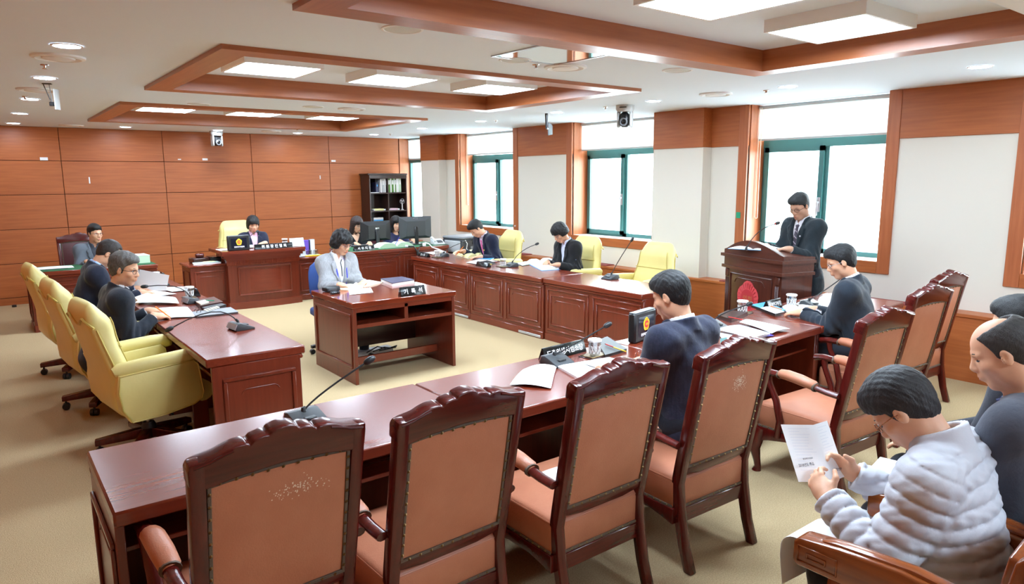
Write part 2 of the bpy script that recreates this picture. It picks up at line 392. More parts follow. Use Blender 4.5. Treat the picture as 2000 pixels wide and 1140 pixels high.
# outside: pale building opposite with louvres, and ground far below
og = tag(G().box((9, -40, -12.3), (90, 60, -12)).build('ground', mat('pale_concrete', (225, 226, 224), .9)), kind='structure')
bd = thing('neighbour_building', 'pale white building seen faintly through the windows', 'building', (27, 24, -12))
B('wall', mat('pale_render', (238, 240, 240), .9), bd, (0, -26, 0), (12, 30, 16.2), .02)
for i, (yy, n) in enumerate(((1.6, 8), (8.6, 8), (-9, 8))):
    wf = B('window_recess', mat('recess_grey', (196, 208, 212), .7), bd, (-.04, yy-1.2, 12.2), (.02, yy+1.2, 15.4), 0)
    for q in range(n): B('louvre_slat', 'light_grey', wf, (-.09, yy-1.1, 12.3+q*.38), (-.03, yy+1.1, 12.5+q*.38), .005)
for i in range(3): B('glass_strip', mat('pale_glass', (190, 216, 226), .2), bd, (-.03, 3.4+i*1.2, 11.4), (.02, 4.3+i*1.2, 15.6), 0)
# ------------------------------------------------------------------ ceiling fittings
def panel_light(x, y, label):
    t = thing('ceiling_light', label, 'light', (x, y, 2.785), 0, 'square light boxes in the ceiling coffers')
    g = G(); s, h = .31, .075
    for a, b in (((-s, -s), (s, -s+.02)), ((-s, s-.02), (s, s)), ((-s, -s+.02), (-s+.02, s-.02)), ((s-.02, -s+.02), (s, s-.02))): g.box((a[0], a[1], -h), (b[0], b[1], 0))
    g.build('housing', 'white', t); B('diffuser', 'panel_light', t, (-s+.02, -s+.02, -h+.004), (s-.02, s-.02, -h+.014), 0)
pos = ['left', 'middle', 'right']
for n, (ys_, nm) in enumerate(((-1.5, 'unseen coffer added behind the camera'), (2.27, 'nearest coffer over the leather chairs'), (5.76, 'middle coffer over the recorder'), (9.66, 'far coffer near the back wall'))):  # first row is out of view, added to brighten the chair backs
    for i, x in enumerate((2.0, 3.08, 4.2 if n != 1 else 4.24)):
        panel_light(x, ys_, 'square white light box, %s one in the %s' % (pos[i], nm))
def downlight(x, y, label):
    t = thing('downlight', label, 'light', (x, y, CZ), 0, 'round recessed downlights')
    G().lathe([(.088, -.001), (.086, -.006), (.075, -.007), (.07, -.002)], 24, cap=False).build('trim_ring', 'white', t)
    G().lathe([(.072, -.003), (.04, -.0045), (.001, -.005)], 20).build('lamp', 'down_light', t)
ordl = ['nearest', 'second', 'third', 'fourth', 'farthest']
for i, y in enumerate((5.157, 6.82, 8.62, 10.47, 12.24)): downlight(.54, y, 'round downlight on left of ceiling, %s from the camera' % ordl[i])
for i, x in enumerate((1.935, 3.28, 4.62)): downlight(x, 12.2, 'round downlight close to the back wall, %s of three' % pos[i])
for i, (x, y) in enumerate(((6.163, 2.174), (6.025, 3.68), (5.92, 5.19), (5.90, 6.75), (5.87, 8.37), (5.88, 10.06), (5.93, 11.87))):
    downlight(x, y, 'round downlight along the window side, %s from the camera' % (['nearest', 'second', 'third', 'fourth', 'fifth', 'sixth', 'farthest'][i]))
def diffuser(x, y, label, chrome=False):
    t = thing('air_diffuser', label, 'vent', (x, y, CZ), 0, 'round air diffusers in the ceiling')
    G().lathe([(.16, 0), (.158, -.012), (.135, -.018), (.118, -.006), (.11, .0)], 28, cap=False).build('outer_ring', 'vent', t)
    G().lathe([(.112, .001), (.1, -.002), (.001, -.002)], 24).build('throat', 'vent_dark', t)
    G().lathe([(.098, -.010), (.094, -.018), (.05, -.024), (.001, -.026)], 28).build('inner_disc', 'vent', t)
for i, (x, y, l) in enumerate(((.536, 5.64, 'large round white air diffuser nearest the camera on the left'), (.541, 7.7, 'round white air diffuser behind the hanging antenna'), (1.234, 12.25, 'round white air diffuser at the left end by back wall'),
      (3.58, 4.0, 'round air diffuser beside the mirror access panel'), (5.935, 4.4, 'round air diffuser above the lectern windows'), (3.6, 7.75, 'round air diffuser between the middle and far coffers'), (4.064, 11.92, 'round air diffuser before back wall right of far coffer'))): diffuser(x, y, l)
def cspeaker(x, y, label):
    t = thing('ceiling_speaker', label, 'speaker', (x, y, CZ), 0, 'round ceiling speakers')
    G().lathe([(.118, 0), (.116, -.006), (.104, -.008), (.1, -.004)], 28, cap=False).build('rim', 'vent', t)
    G().lathe([(.103, -.004), (.06, -.008), (.001, -.009)], 28).build('grille', mat('speaker_grille', (214, 216, 212), .6, bump=((500, 500, 1), .5, 0)), t)
for x, y, l in ((1.966, 3.543, 'round ceiling speaker left between nearest and middle coffers'), (3.093, 3.978, 'round ceiling speaker beside the mirror access panel'), (4.402, 3.626, 'round ceiling speaker right between nearest and middle coffers'),
      (3.144, 7.775, 'round ceiling speaker beside diffuser behind middle coffer'), (2.03, 8.2, 'round ceiling speaker by the left of the far coffer')): cspeaker(x, y, l)
for i, (x, y, l) in enumerate(((.489, 6.07, 'left by the large diffuser'), (.488, 8.39, 'left behind the antenna'), (3.343, 4.056, 'between the speaker and diffuser at mirror panel'), (6.105, 3.95, 'right above the lectern window'), (5.957, 5.95, 'right before the ceiling camera'), (5.987, 8.16, 'right above the second window'), (4.2, 11.1, 'at the near edge of the far coffer'), (6.09, 11.54, 'right by the far corner'))):
    t = thing('sprinkler', 'small ceiling sprinkler head, '+l, 'sprinkler', (x, y, CZ), 0, 'ceiling sprinklers')
    G().lathe([(.028, 0), (.026, -.006), (.01, -.008), (.008, -.022)], 12).build('rosette', 'chrome', t); G().lathe([(.006, -.02), (.018, -.026), (.016, -.029), (.001, -.029)], 10).build('deflector', 'chrome', t)
t = thing('access_panel', 'square mirrored access panel in the ceiling beside nearest coffer', 'panel', (3.17, 3.66, CZ), 0)
g = G(); s = .3
mxr = Matrix.Rotation(R(2), 4, 'Z')
for a, b in (((-s, -s), (s, -s+.02)), ((-s, s-.02), (s, s)), ((-s, -s+.02), (-s+.02, s-.02)), ((s-.02, -s+.02), (s, s-.02))): g.box((a[0], a[1], -.008), (b[0], b[1], 0), 0, mxr)
g.build('frame', 'silver', t); B('mirror_sheet', 'mirror', t, (-s+.02, -s+.02, -.005), (s-.02, s-.02, -.001), 0)
# ceiling box at the near end of the nearest coffer
t = thing('ceiling_projector', 'white ceiling projector at the near end of nearest coffer', 'projector', (3.9, .78, 2.785), 0)
B('housing', 'white', t, (-.9, -.30, -.30), (.3, .32, -.12), .02); G().tube([(0, 0, -.12), (0, 0, 0)], .03, 12).build('mount_pole', 'white', t)
G().lathe([(.075, 0), (.07, -.03), (.001, -.032)], 20).build('lens_ring', 'light_grey', t, (-.2, .15, -.30))
def dome_camera(x, y, rz, label):
    t = thing('ceiling_camera', label, 'camera', (x, y, CZ), rz, 'robotic cameras hung from the ceiling')
    G().lathe([(.105, 0), (.105, -.045), (.085, -.075), (.001, -.078)], 24).build('mount', 'light_grey', t)
    for s in (-1, 1): G().box((s*.06, -.055, -.25), (s*.085, .055, -.07), .018).build('arm', 'light_grey', t)
    B('camera_body', 'black', t, (-.055, -.065, -.245), (.055, .055, -.08), .03)
    ln = G().lathe([(.045, 0), (.045, .02), (.036, .024), (.03, .012), (.001, .010)], 20, Matrix.Rotation(R(90), 4, 'X')).build('lens', 'mid_grey', t, (0, -.06, -.19))
    G().lathe([(.028, 0), (.02, .006), (.001, .008)], 16, Matrix.Rotation(R(90), 4, 'X')).build('lens_glass', 'black_gloss', ln, (0, -.013, 0))
    B('slot', 'black', t, (-.04, -.112, -.035), (.04, -.1, -.025), .002)
dome_camera(3.32, 12.45, R(8), 'white robotic camera hanging before the back wall')
dome_camera(6.0, 5.68, R(-60), 'grey robotic camera hanging before the second nearest window')
t = thing('antenna', 'white paddle antenna hanging from ceiling on the left', 'antenna', (.585, 7.2, CZ), R(-20)); t.scale = (.62, .62, .62)
B('bracket_plate', 'dark_grey', t, (-.06, -.03, -.012), (.05, .03, 0), .003); G().tube([(-.05, 0, -.01), (.03, 0, -.27)], .007, 8).build('strut', 'dark_grey', t); G().tube([(.02, 0, -.01), (.035, 0, -.24)], .005, 8).build('strut', 'mid_grey', t)
B('clamp', 'black', t, (.0, -.02, -.30), (.06, .02, -.245), .006); G().grid(lambda u, v: (.085+.02*math.sin(u*3.1), -.1+.2*u, -.08-.27*v), 9, 2, thick=.014).build('paddle', 'light_grey', t)
t = thing('antenna', 'dark grey paddle antenna hanging before the wood band', 'antenna', (5.9, 6.95, CZ), R(30))
G().tube([(0, 0, 0), (0, 0, -.19)], [.02, .012], 10).build('stem', 'black', t); G().tube([(0, 0, -.18), (.06, .0, -.19)], .012, 8).build('elbow', 'silver', t)
G().grid(lambda u, v: (.05+.24*u, .03*u*u, -.11-.16*v-(.5-v)*.05*u), 9, 3, thick=.012).build('paddle', 'dark_grey', t)

# bits of tape on the walls
for x, z, w_, h_, l in ((.892, 2.184, .10, .045, 'white tape strip on wood wall, far left upper'), (2.796, 2.198, .05, .016, 'tiny white tape strip on wood wall, left of camera'), (3.202, 2.203, .085, .035, 'white tape strip on wood wall, under the camera'), (5.53, 2.2, .085, .035, 'white tape strip on wood wall, right end'), (1.459, 1.859, .018, .10, 'upright white tape strip on wood wall, left'), (5.246, 1.892, .016, .07, 'upright white tape strip on wood wall, right')):
    tag(G().box((x-w_/2, YB-.004, z-h_/2), (x+w_/2, YB-.0005, z+h_/2)).build('tape_strip', 'white'), l, 'tape', 'tape strips left on the back wall')
tag(G().box((XW-.026, 4.87, 1.365), (XW-.0205, 4.925, 1.435)).build('tape_strip', 'tape_green'), 'green tape on the window trim behind the lectern', 'tape')
tag(G().lathe([(.03, 0), (.03, .03), (.015, .035)], 12).build('floor_cap', 'black', None, (.30, 12.6, 0)), 'small black floor socket cap by the back wall', 'socket')
t = thing('wall_switch', 'tiny round white switch on trim of window behind pink tie', 'switch', (XW-.021, 9.20, 1.06))
G().lathe([(.014, 0), (.012, .012), (.002, .013)], 12, Matrix.Rotation(R(-90), 4, 'Y')).build('button', 'white', t)
for y0, y1, l in ((4.3, 5.0, 'red patterned mat on the ledge behind the nearest empty yellow chair'), (6.9, 7.6, 'red patterned mat on the ledge behind woman in black'), (8.75, 9.3, 'red patterned mat on the ledge by the printer'), (2.75, 3.5, 'red patterned mat on the ledge beside lectern')):
    tag(G().box((6.95, y0, .617), (7.13, y1, .628), .003).build('ledge_mat', 'mauve_mat'), l, 'mat')

# ------------------------------------------------------------------ desks
def frame(g, x0, x1, z0, z1, y, w_=.03, t=.012, mx=None):
    """raised moulding ring on a face whose outside is -y"""
    for a, b in (((x0, z0), (x1, z0+w_)), ((x0, z1-w_), (x1, z1)), ((x0, z0+w_), (x0+w_, z1-w_)), ((x1-w_, z0+w_), (x1, z1-w_))):
        g.box((a[0], y-t, a[1]), (b[0], y+.002, b[1]), .005, mx)
    return g
def notched(g, x0, x1, z, y, mx=None):
    e = .03; g.tube([(x0, y, z-e), (x0+e*.3, y, z-e*.4), (x0+e, y, z), (x1-e, y, z), (x1-e*.3, y, z-e*.4), (x1, y, z-e)], .003, 5, True, mx)
def panel_front(parent, x0, x1, z0, z1, y, n, m='desk_z', mx=None, double=True, nm='panel_moulding'):
    wd = (x1-x0)/n
    for i in range(n):
        a, b = x0+i*wd+.03, x0+(i+1)*wd-.03; g = G(); frame(g, a, b, z0, z1, y, .022, .012, mx)
        if double:
            frame(g, a+.055, b-.055, z0+.065, z1-.065, y, .02, .012, mx); notched(g, a+.13, b-.13, z1-.13, y-.002, mx)
        else: notched(g, a+.07, b-.07, z1-.08, y-.002, mx)
        g.build(nm, m, parent)
SWAP = {1: Matrix.Rotation(R(90), 4, 'Z'), -1: Matrix.Rotation(R(-90), 4, 'Z')}
def desk(name, label, cat, w_, d, h, n, loc, rz, group, ends=(False, False), top='desk_x', plates=0, back_shelf=True, tt=.055):
    t = thing(name, label, cat, loc, rz, group); x = w_/2; f = -d/2
    B('tabletop', top, t, (-x+.002, f-.005, h-tt), (x-.002, d/2, h), .008)
    B('cornice', 'desk_x', t, (-x+.004, f+.01, h-tt-.03), (x-.004, f+.05, h-tt), .008)
    B('front_panel', 'desk_z', t, (-x+.005, f+.03, .0), (x-.005, f+.055, h-tt), .003)
    if n: panel_front(t, -x+.01, x-.01, .12, h-tt-.055, f+.03, n)
    for i, s in enumerate((-1, 1)):
        B('side_panel', 'desk_z', t, (s*(x-.035), f+.05, 0), (s*(x-.005), d/2-.03, h-tt), .003)
        if ends[i]:
            mx = Matrix.Translation((s*(x-.005), 0, 0)) @ Matrix.Rotation(R(90*s), 4, 'Z'); g = G()
            frame(g, -d/2+.09, d/2-.07, .13, h-tt-.08, 0, .025, .014, mx); notched(g, -d/2+.2, d/2-.18, h-tt-.17, -.002, mx)
            frame(g, -d/2+.03, d/2-.03, .0, .07, 0, .03, .008, mx); g.build('panel_moulding', 'desk_z', t)
    if back_shelf:
        B('shelf', 'desk_x', t, (-x+.035, f+.06, h-tt-.135), (x-.035, d/2-.09, h-tt-.115), .003)
        B('shelf_divider', 'desk_z', t, (-.012, f+.06, h-tt-.115), (.012, d/2-.1, h-tt), .003)
        B('knee_post', 'desk_z', t, (-.02, d/2-.16, 0), (.02, d/2-.06, h-tt-.135), .003)
    B('plinth', 'desk_x', t, (-x+.004, f+.022, 0), (x-.004, f+.034, .085), .004)
    for i in range(plates): B('cable_plate', 'skirt', t, (.30, f+.012, .012), (x-.04, f+.024, .04), .003)
    return t
HN, HL, HR = .758, .758, .72
for i, (cx, cy, a) in enumerate(((1.01, 2.84, 180), (2.53, 2.84, 180.4), (4.05, 2.875, 181.8), (5.565, 2.945, 183))):
    desk('long_desk', 'cherry wood long desk at the front, '+['with the lone microphone at its left end', 'under the open papers and laboratory nameplate', 'where small screen and papers lie', 'beside lectern where man in dark suit reads'][i], 'desk', 1.518, .68, HN, 2, (cx, cy, 0), R(a), 'front row desks', (i == 3, i == 0))
for i, y in enumerate((5.14, 6.62, 8.10)):
    desk('side_desk', 'cherry wood desk in left row, '+['nearest, with a lone microphone', 'middle, before the grey haired man', 'farthest, before the man in light blue shirt'][i], 'desk', 1.478, .62, HL, 2, (1.325, y, 0), R(90), 'left row desks', (i == 0, i == 2))
for i, y in enumerate((5.255, 6.76, 8.265)):
    desk('side_desk', 'panelled cherry desk in right row, '+['nearest, with an empty top', 'middle, under the open book', 'farthest, before the man with pink tie'][i], 'desk', 1.50, .66, HR, 2, (5.36 if i else 5.38, y, 0), R(-90), 'right row desks', (i == 2, i == 0), plates=1 if i else 0)
# green topped desks at the back
t = desk('side_desk', 'dark cherry desk with green felt top in far left corner', 'desk', 1.43, .64, .745, 1, (1.135, 10.53, 0), 0, None, (True, True))
B('felt_top', 'green_felt', t, (-.70, -.31, .745), (.70, .31, .749), .001)
t = desk('clerk_desk', 'tall cherry desk with green felt top under two monitors', 'desk', 1.66, .78, .82, 2, (5.02, 9.64, 0), 0, None, (True, False), back_shelf=False)
B('felt_top', 'green_felt', t, (-.82, -.385, .82), (.82, .385, .824), .001)
# chairperson's desk
t = thing('chairperson_desk', 'tall cherry desk with bowed front and big panel', 'desk', (3.28, 10.28, 0))
W2 = .515
def bow(x, a=.05): return -a*(1-(x/W2)**2)
def bowed(name, m, z0, z1, out, w2=W2, thick=.06, bev=0):
    pl = [(-w2+2*w2*i/16, bow(-W2+2*W2*i/16)-out) for i in range(17)]; pl += [(w2, thick), (-w2, thick)]
    return G().prism(pl, z0, z1).build(name, m, t, sharp=30)
bowed('front_panel', 'desk_z', .05, .76, 0); bowed('plinth', 'desk_x', 0, .10, .03, W2+.02)
bowed('fluted_band', 'desk_x', .635, .715, .018, W2+.015)
g = G()
for i in range(56):
    x = -W2+.02+(2*W2-.04)*i/55; g.tube([(x, bow(x)-.018, .645), (x, bow(x)-.018, .705)], .006, 5)
tag(g.build('flutes', 'desk_x', t), kind='stuff')
for k, (z0, z1, o_) in enumerate(((.715, .745, .03), (.745, .78, .05), (.78, .81, .07))): bowed('cornice', 'desk_x', z0, z1, o_, W2+.03+.03*k)
pl = [(-.605+1.21*i/16, bow(-W2+2*W2*i/16)-.09) for i in range(17)]+[(.605, .62), (-.605, .62)]
G().prism(pl, .81, .85).build('tabletop', 'desk_x', t, sharp=30)
for s in (-1, 1): B('side_panel', 'desk_z', t, (s*(W2-.03), .06, 0), (s*W2, .58, .81), .003)
g = G()
def ringz(x0, x1, z0, z1, wd):
    for zz in (z0, z1): g.tube([(x0+(x1-x0)*i/12, bow(x0+(x1-x0)*i/12)-.006, zz) for i in range(13)], .013, 6)
    for xx in (x0, x1): g.tube([(xx, bow(xx)-.006, z0), (xx, bow(xx)-.006, z1)], .013, 6)
ringz(-.38, .38, .20, .60, .02); g.build('panel_moulding', 'desk_z', t)
bowed('raised_panel', 'desk_x', .24, .56, .012, .34, .03)
for s, x, l in ((-1, 2.545, 'low cherry cabinet on left of the chairperson desk, under gavel'), (1, 4.03, 'low cherry cabinet on right of chairperson desk, under glasses')):
    wd = .5 if s < 0 else .44
    t = thing('side_cabinet', l, 'cabinet', (x, 10.42, 0), 0, 'low cabinets flanking the chairperson desk')
    B('carcass', 'desk_z', t, (-wd/2, 0, 0), (wd/2, .5, .63), .004); B('cabinet_top', 'desk_x', t, (-wd/2-.03, -.03, .63), (wd/2+.03, .52, .665), .01); B('plinth', 'desk_x', t, (-wd/2-.015, -.018, 0), (wd/2+.015, .49, .09), .006)
    panel_front(t, -wd/2+.02, wd/2-.02, .13, .57, 0, 1, double=False)
    mx = Matrix.Translation((-wd/2, 0, 0)) @ Matrix.Rotation(R(-90), 4, 'Z'); frame(G(), -.44, -.06, .13, .57, 0, .022, .01, mx).build('panel_moulding', 'desk_z', t)
# recorder's desk
t = thing('recorder_desk', 'glossy reddish desk standing alone in the centre, open shelves facing camera', 'desk', (3.105, 6.145, 0)); x, d, h = .55, .475, .758
B('tabletop', 'desk_gloss', t, (-x, -d, h-.05), (x, d, h), .006)
for s in (-1, 1):
    B('side_panel', 'desk_z', t, (s*(x-.045), -d+.012, 0), (s*(x-.012), d-.012, h-.06), .003)
    mx = Matrix.Translation((s*(x-.012), 0, 0)) @ Matrix.Rotation(R(90*s), 4, 'Z'); g = G(); frame(g, -d+.06, d-.06, .14, h-.11, 0, .03, .012, mx); g.build('panel_moulding', 'desk_z', t)
B('apron', 'desk_x', t, (-x+.012, -d+.012, h-.06), (x-.012, d-.012, h-.05), .001)
B('top_rail', 'desk_x', t, (-x+.045, -d+.014, h-.095), (x-.045, -d+.04, h-.06), .003)
B('shelf', 'desk_x', t, (-x+.045, -d+.014, h-.24), (x-.045, d-.2, h-.205), .003); B('shelf_divider', 'desk_z', t, (-.02, -d+.014, h-.205), (.02, d-.2, h-.06), .003)
B('shelf_back', 'dark_wood', t, (-x+.045, d-.2, .16), (x-.045, d-.18, h-.06), .002); B('foot_rail', 'desk_x', t, (-x+.045, -d+.30, .10), (x-.045, -d+.33, .175), .003)
B('cable_tray', 'light_grey', t, (-x+.05, d-.17, .02), (x-.3, d-.03, .09), .003)
G().lathe([(.014, 0), (.012, .01), (.002, .011)], 12, Matrix.Rotation(R(90), 4, 'X')).build('door_knob', 'brass', t, (.27, d-.201, .42))
g = G()
for i in range(3): g.tube([(-.1+.07*i, .22, .10), (.0+.08*i, .17, .16-.02*i), (.12+.05*i, .2, .11), (.25, .23, .12)], .006, 6)
g.build('power_cable', 'black', t)
# lectern
t = thing('lectern', 'dark wooden lectern with a red emblem on its bowed front', 'lectern', (5.98, 3.92, 0), R(-107)); W2L = .41
def lbow(x, a=.04): return -a*(1-(x/W2L)**2)
def lpoly(out, back=.36): return [(-W2L-out+(2*W2L+2*out)*i/16, lbow(-W2L+2*W2L*i/16)-out) for i in range(17)]+[(W2L+out, back), (-W2L-out, back)]
G().prism(lpoly(0), .05, .95).build('body', 'podium_wood', t, sharp=30); G().prism(lpoly(.03), 0, .10).build('plinth', 'podium_wood_x', t, sharp=30)
G().prism(lpoly(.03), .93, .96).build('moulding', 'podium_wood_x', t, sharp=30); G().prism(lpoly(.012), .96, 1.05).build('frieze', 'podium_wood_x', t, sharp=30); G().prism(lpoly(.04), 1.045, 1.075).build('moulding', 'podium_wood_x', t, sharp=30)
# arched top board sloping to the reader
def archz(x): return 1.075+.10*math.cos(x/W2L*math.pi/2)**.8*1.0 if abs(x) < W2L else 1.075
n = 18; prof = [(-W2L-.02+(2*W2L+.04)*i/n) for i in range(n+1)]
g = G(); vs = []; fs = []
for i, xx in enumerate(prof):
    z = 1.115+.115*max(0, math.cos(max(-1, min(1, xx/W2L))*math.pi/2)); yb = lbow(max(-W2L, min(W2L, xx)))
    vs += [(xx, yb-.01, 1.07), (xx, yb-.01, z), (xx, yb+.03, z+.004), (xx, .36, 1.10), (xx, .36, 1.07)]
for i in range(n):
    for j in range(5): fs.append((i*5+j, (i+1)*5+j, (i+1)*5+(j+1) % 5, i*5+(j+1) % 5))
fs += [tuple(range(5)), tuple(n*5+j for j in range(5))[::-1]]
g.add(vs, fs).build('top_board', 'podium_wood_x', t, sharp=30)
g = G()
for s in (-1, 1):
    g = G(); g.box((s*(W2L-.075), lbow(W2L-.04)-.012, .84), (s*(W2L-.015), lbow(W2L-.04)+.02, .92), .006)
    for q in range(3): g.box((s*(W2L-.07)+s*q*.018, lbow(W2L-.04)-.012, .12), (s*(W2L-.06)+s*q*.018, lbow(W2L-.04)+.02, .83), .003)
    tag(g.build('fluted_corner', 'podium_wood', t), kind='stuff')
g = G()
for zz in (.885, .14): g.tube([(-.30+.6*i/10, lbow(-.30+.6*i/10)-.004, zz) for i in range(11)], .008, 6)
for xx in (-.30, .30): g.tube([(xx, lbow(xx)-.004, .14), (xx, lbow(xx)-.004, .885)], .008, 6)
g.tube([(-.22, lbow(.22)-.003, .80), (-.2, lbow(.2)-.003, .835)]+[(-.17+.34*i/8, lbow(-.17+.34*i/8)-.003, .85) for i in range(9)]+[(.2, lbow(.2)-.003, .835), (.22, lbow(.22)-.003, .80)], .004, 5)
g.build('panel_moulding', 'podium_wood', t)
def emblem(parent, loc, rot, s, mo='emblem_light', mi='emblem_red', mt='emblem_red', pin=False):
    """five-petalled badge with a round centre carrying the word for council"""
    pts = []
    for i in range(50):
        a = 2*math.pi*i/50; k = abs(math.cos(2.5*(a))); r = .5*(.88+.12*k)+(.010 if i % 2 else 0); pts.append((r*math.sin(a)*.86*s, r*math.cos(a)*s))
    e = G().prism(pts, -.006, .0, 'xy').build('emblem', mo, parent, loc, rot)
    g = G()
    for i in range(25):
        a = 2*math.pi*i/25; g.tube([(.29*s*math.sin(a)*.93, .29*s*math.cos(a), .0005), (.44*s*math.sin(a)*.86, .44*s*math.cos(a), .0005)], [.008*s, .018*s], 5)
    tag(g.build('petal_ribs', mi, e), kind='stuff')
    G().prism([(.27*s*math.sin(2*math.pi*i/24), .27*s*math.cos(2*math.pi*i/24)) for i in range(24)], 0, .003).build('emblem_disc', mi, e)
    text('coun', .2*s, mt, e, (0, 0, .0035), (0, 0, 0), .4*s)
    return e
emblem(t, (0, lbow(0)-.006, .655), (R(90), 0, 0), .36, 'emblem_light', 'emblem_red', 'gold_dim')

# ------------------------------------------------------------------ cushion helper
def rrect(hx, hy, r, k=4):
    out = []
    for cx, cy, a0 in ((hx-r, hy-r, 0), (-hx+r, hy-r, 90), (-hx+r, -hy+r, 180), (hx-r, -hy+r, 270)):
        for i in range(k+1):
            a = R(a0+90*i/k); out.append((cx+r*math.cos(a), cy+r*math.sin(a)))
    return out
def loft(g, rings, mx=None, caps=True):
    n = len(rings[0]); vs = [p for r_ in rings for p in r_]
    fs = [(i*n+j, i*n+(j+1) % n, (i+1)*n+(j+1) % n, (i+1)*n+j) for i in range(len(rings)-1) for j in range(n)]
    if caps: fs += [tuple(range(n))[::-1], tuple((len(rings)-1)*n+j for j in range(n))]
    return g.add(vs, fs, mx)
def cushion(g, cx, cy, hx, hy, z0, z1, r, bulge=.02, rc=.05, mx=None):
    rings = []
    for z, ins in ((z0, .01), (z0+.01, 0), (z1-r, 0), (z1-r*.4, r*.18), (z1-r*.1, r*.5), (z1, r)):
        rings.append([(cx+x, cy+y, z) for x, y in rrect(hx-ins, hy-ins, max(rc-ins*.5, .01))])
    for k in (.75, .45, .15):
        rings.append([(cx+x*k, cy+y*k, z1+bulge*(1-k*k)) for x, y in rrect(hx-r, hy-r, rc*.7)])
    return loft(g, rings, mx)
def bevel_build(g, name, m, parent, wdt=.006, seg=2, mx=None, sharp=40):
    me = bpy.data.meshes.new(name); me.from_pydata(g.v, [], g.f); bm = bmesh.new(); bm.from_mesh(me)
    bmesh.ops.recalc_face_normals(bm, faces=bm.faces[:])
    es = [e for e in bm.edges if len(e.link_faces) == 2 and e.calc_face_angle(0) > R(28)]
    bmesh.ops.bevel(bm, geom=es, offset=wdt, segments=seg, affect='EDGES', clamp_overlap=True, profile=.5)
    bm.to_mesh(me); bm.free()
    if mx is not None: me.transform(mx)
    return link_mesh(name, me, m, parent, sharp=sharp)

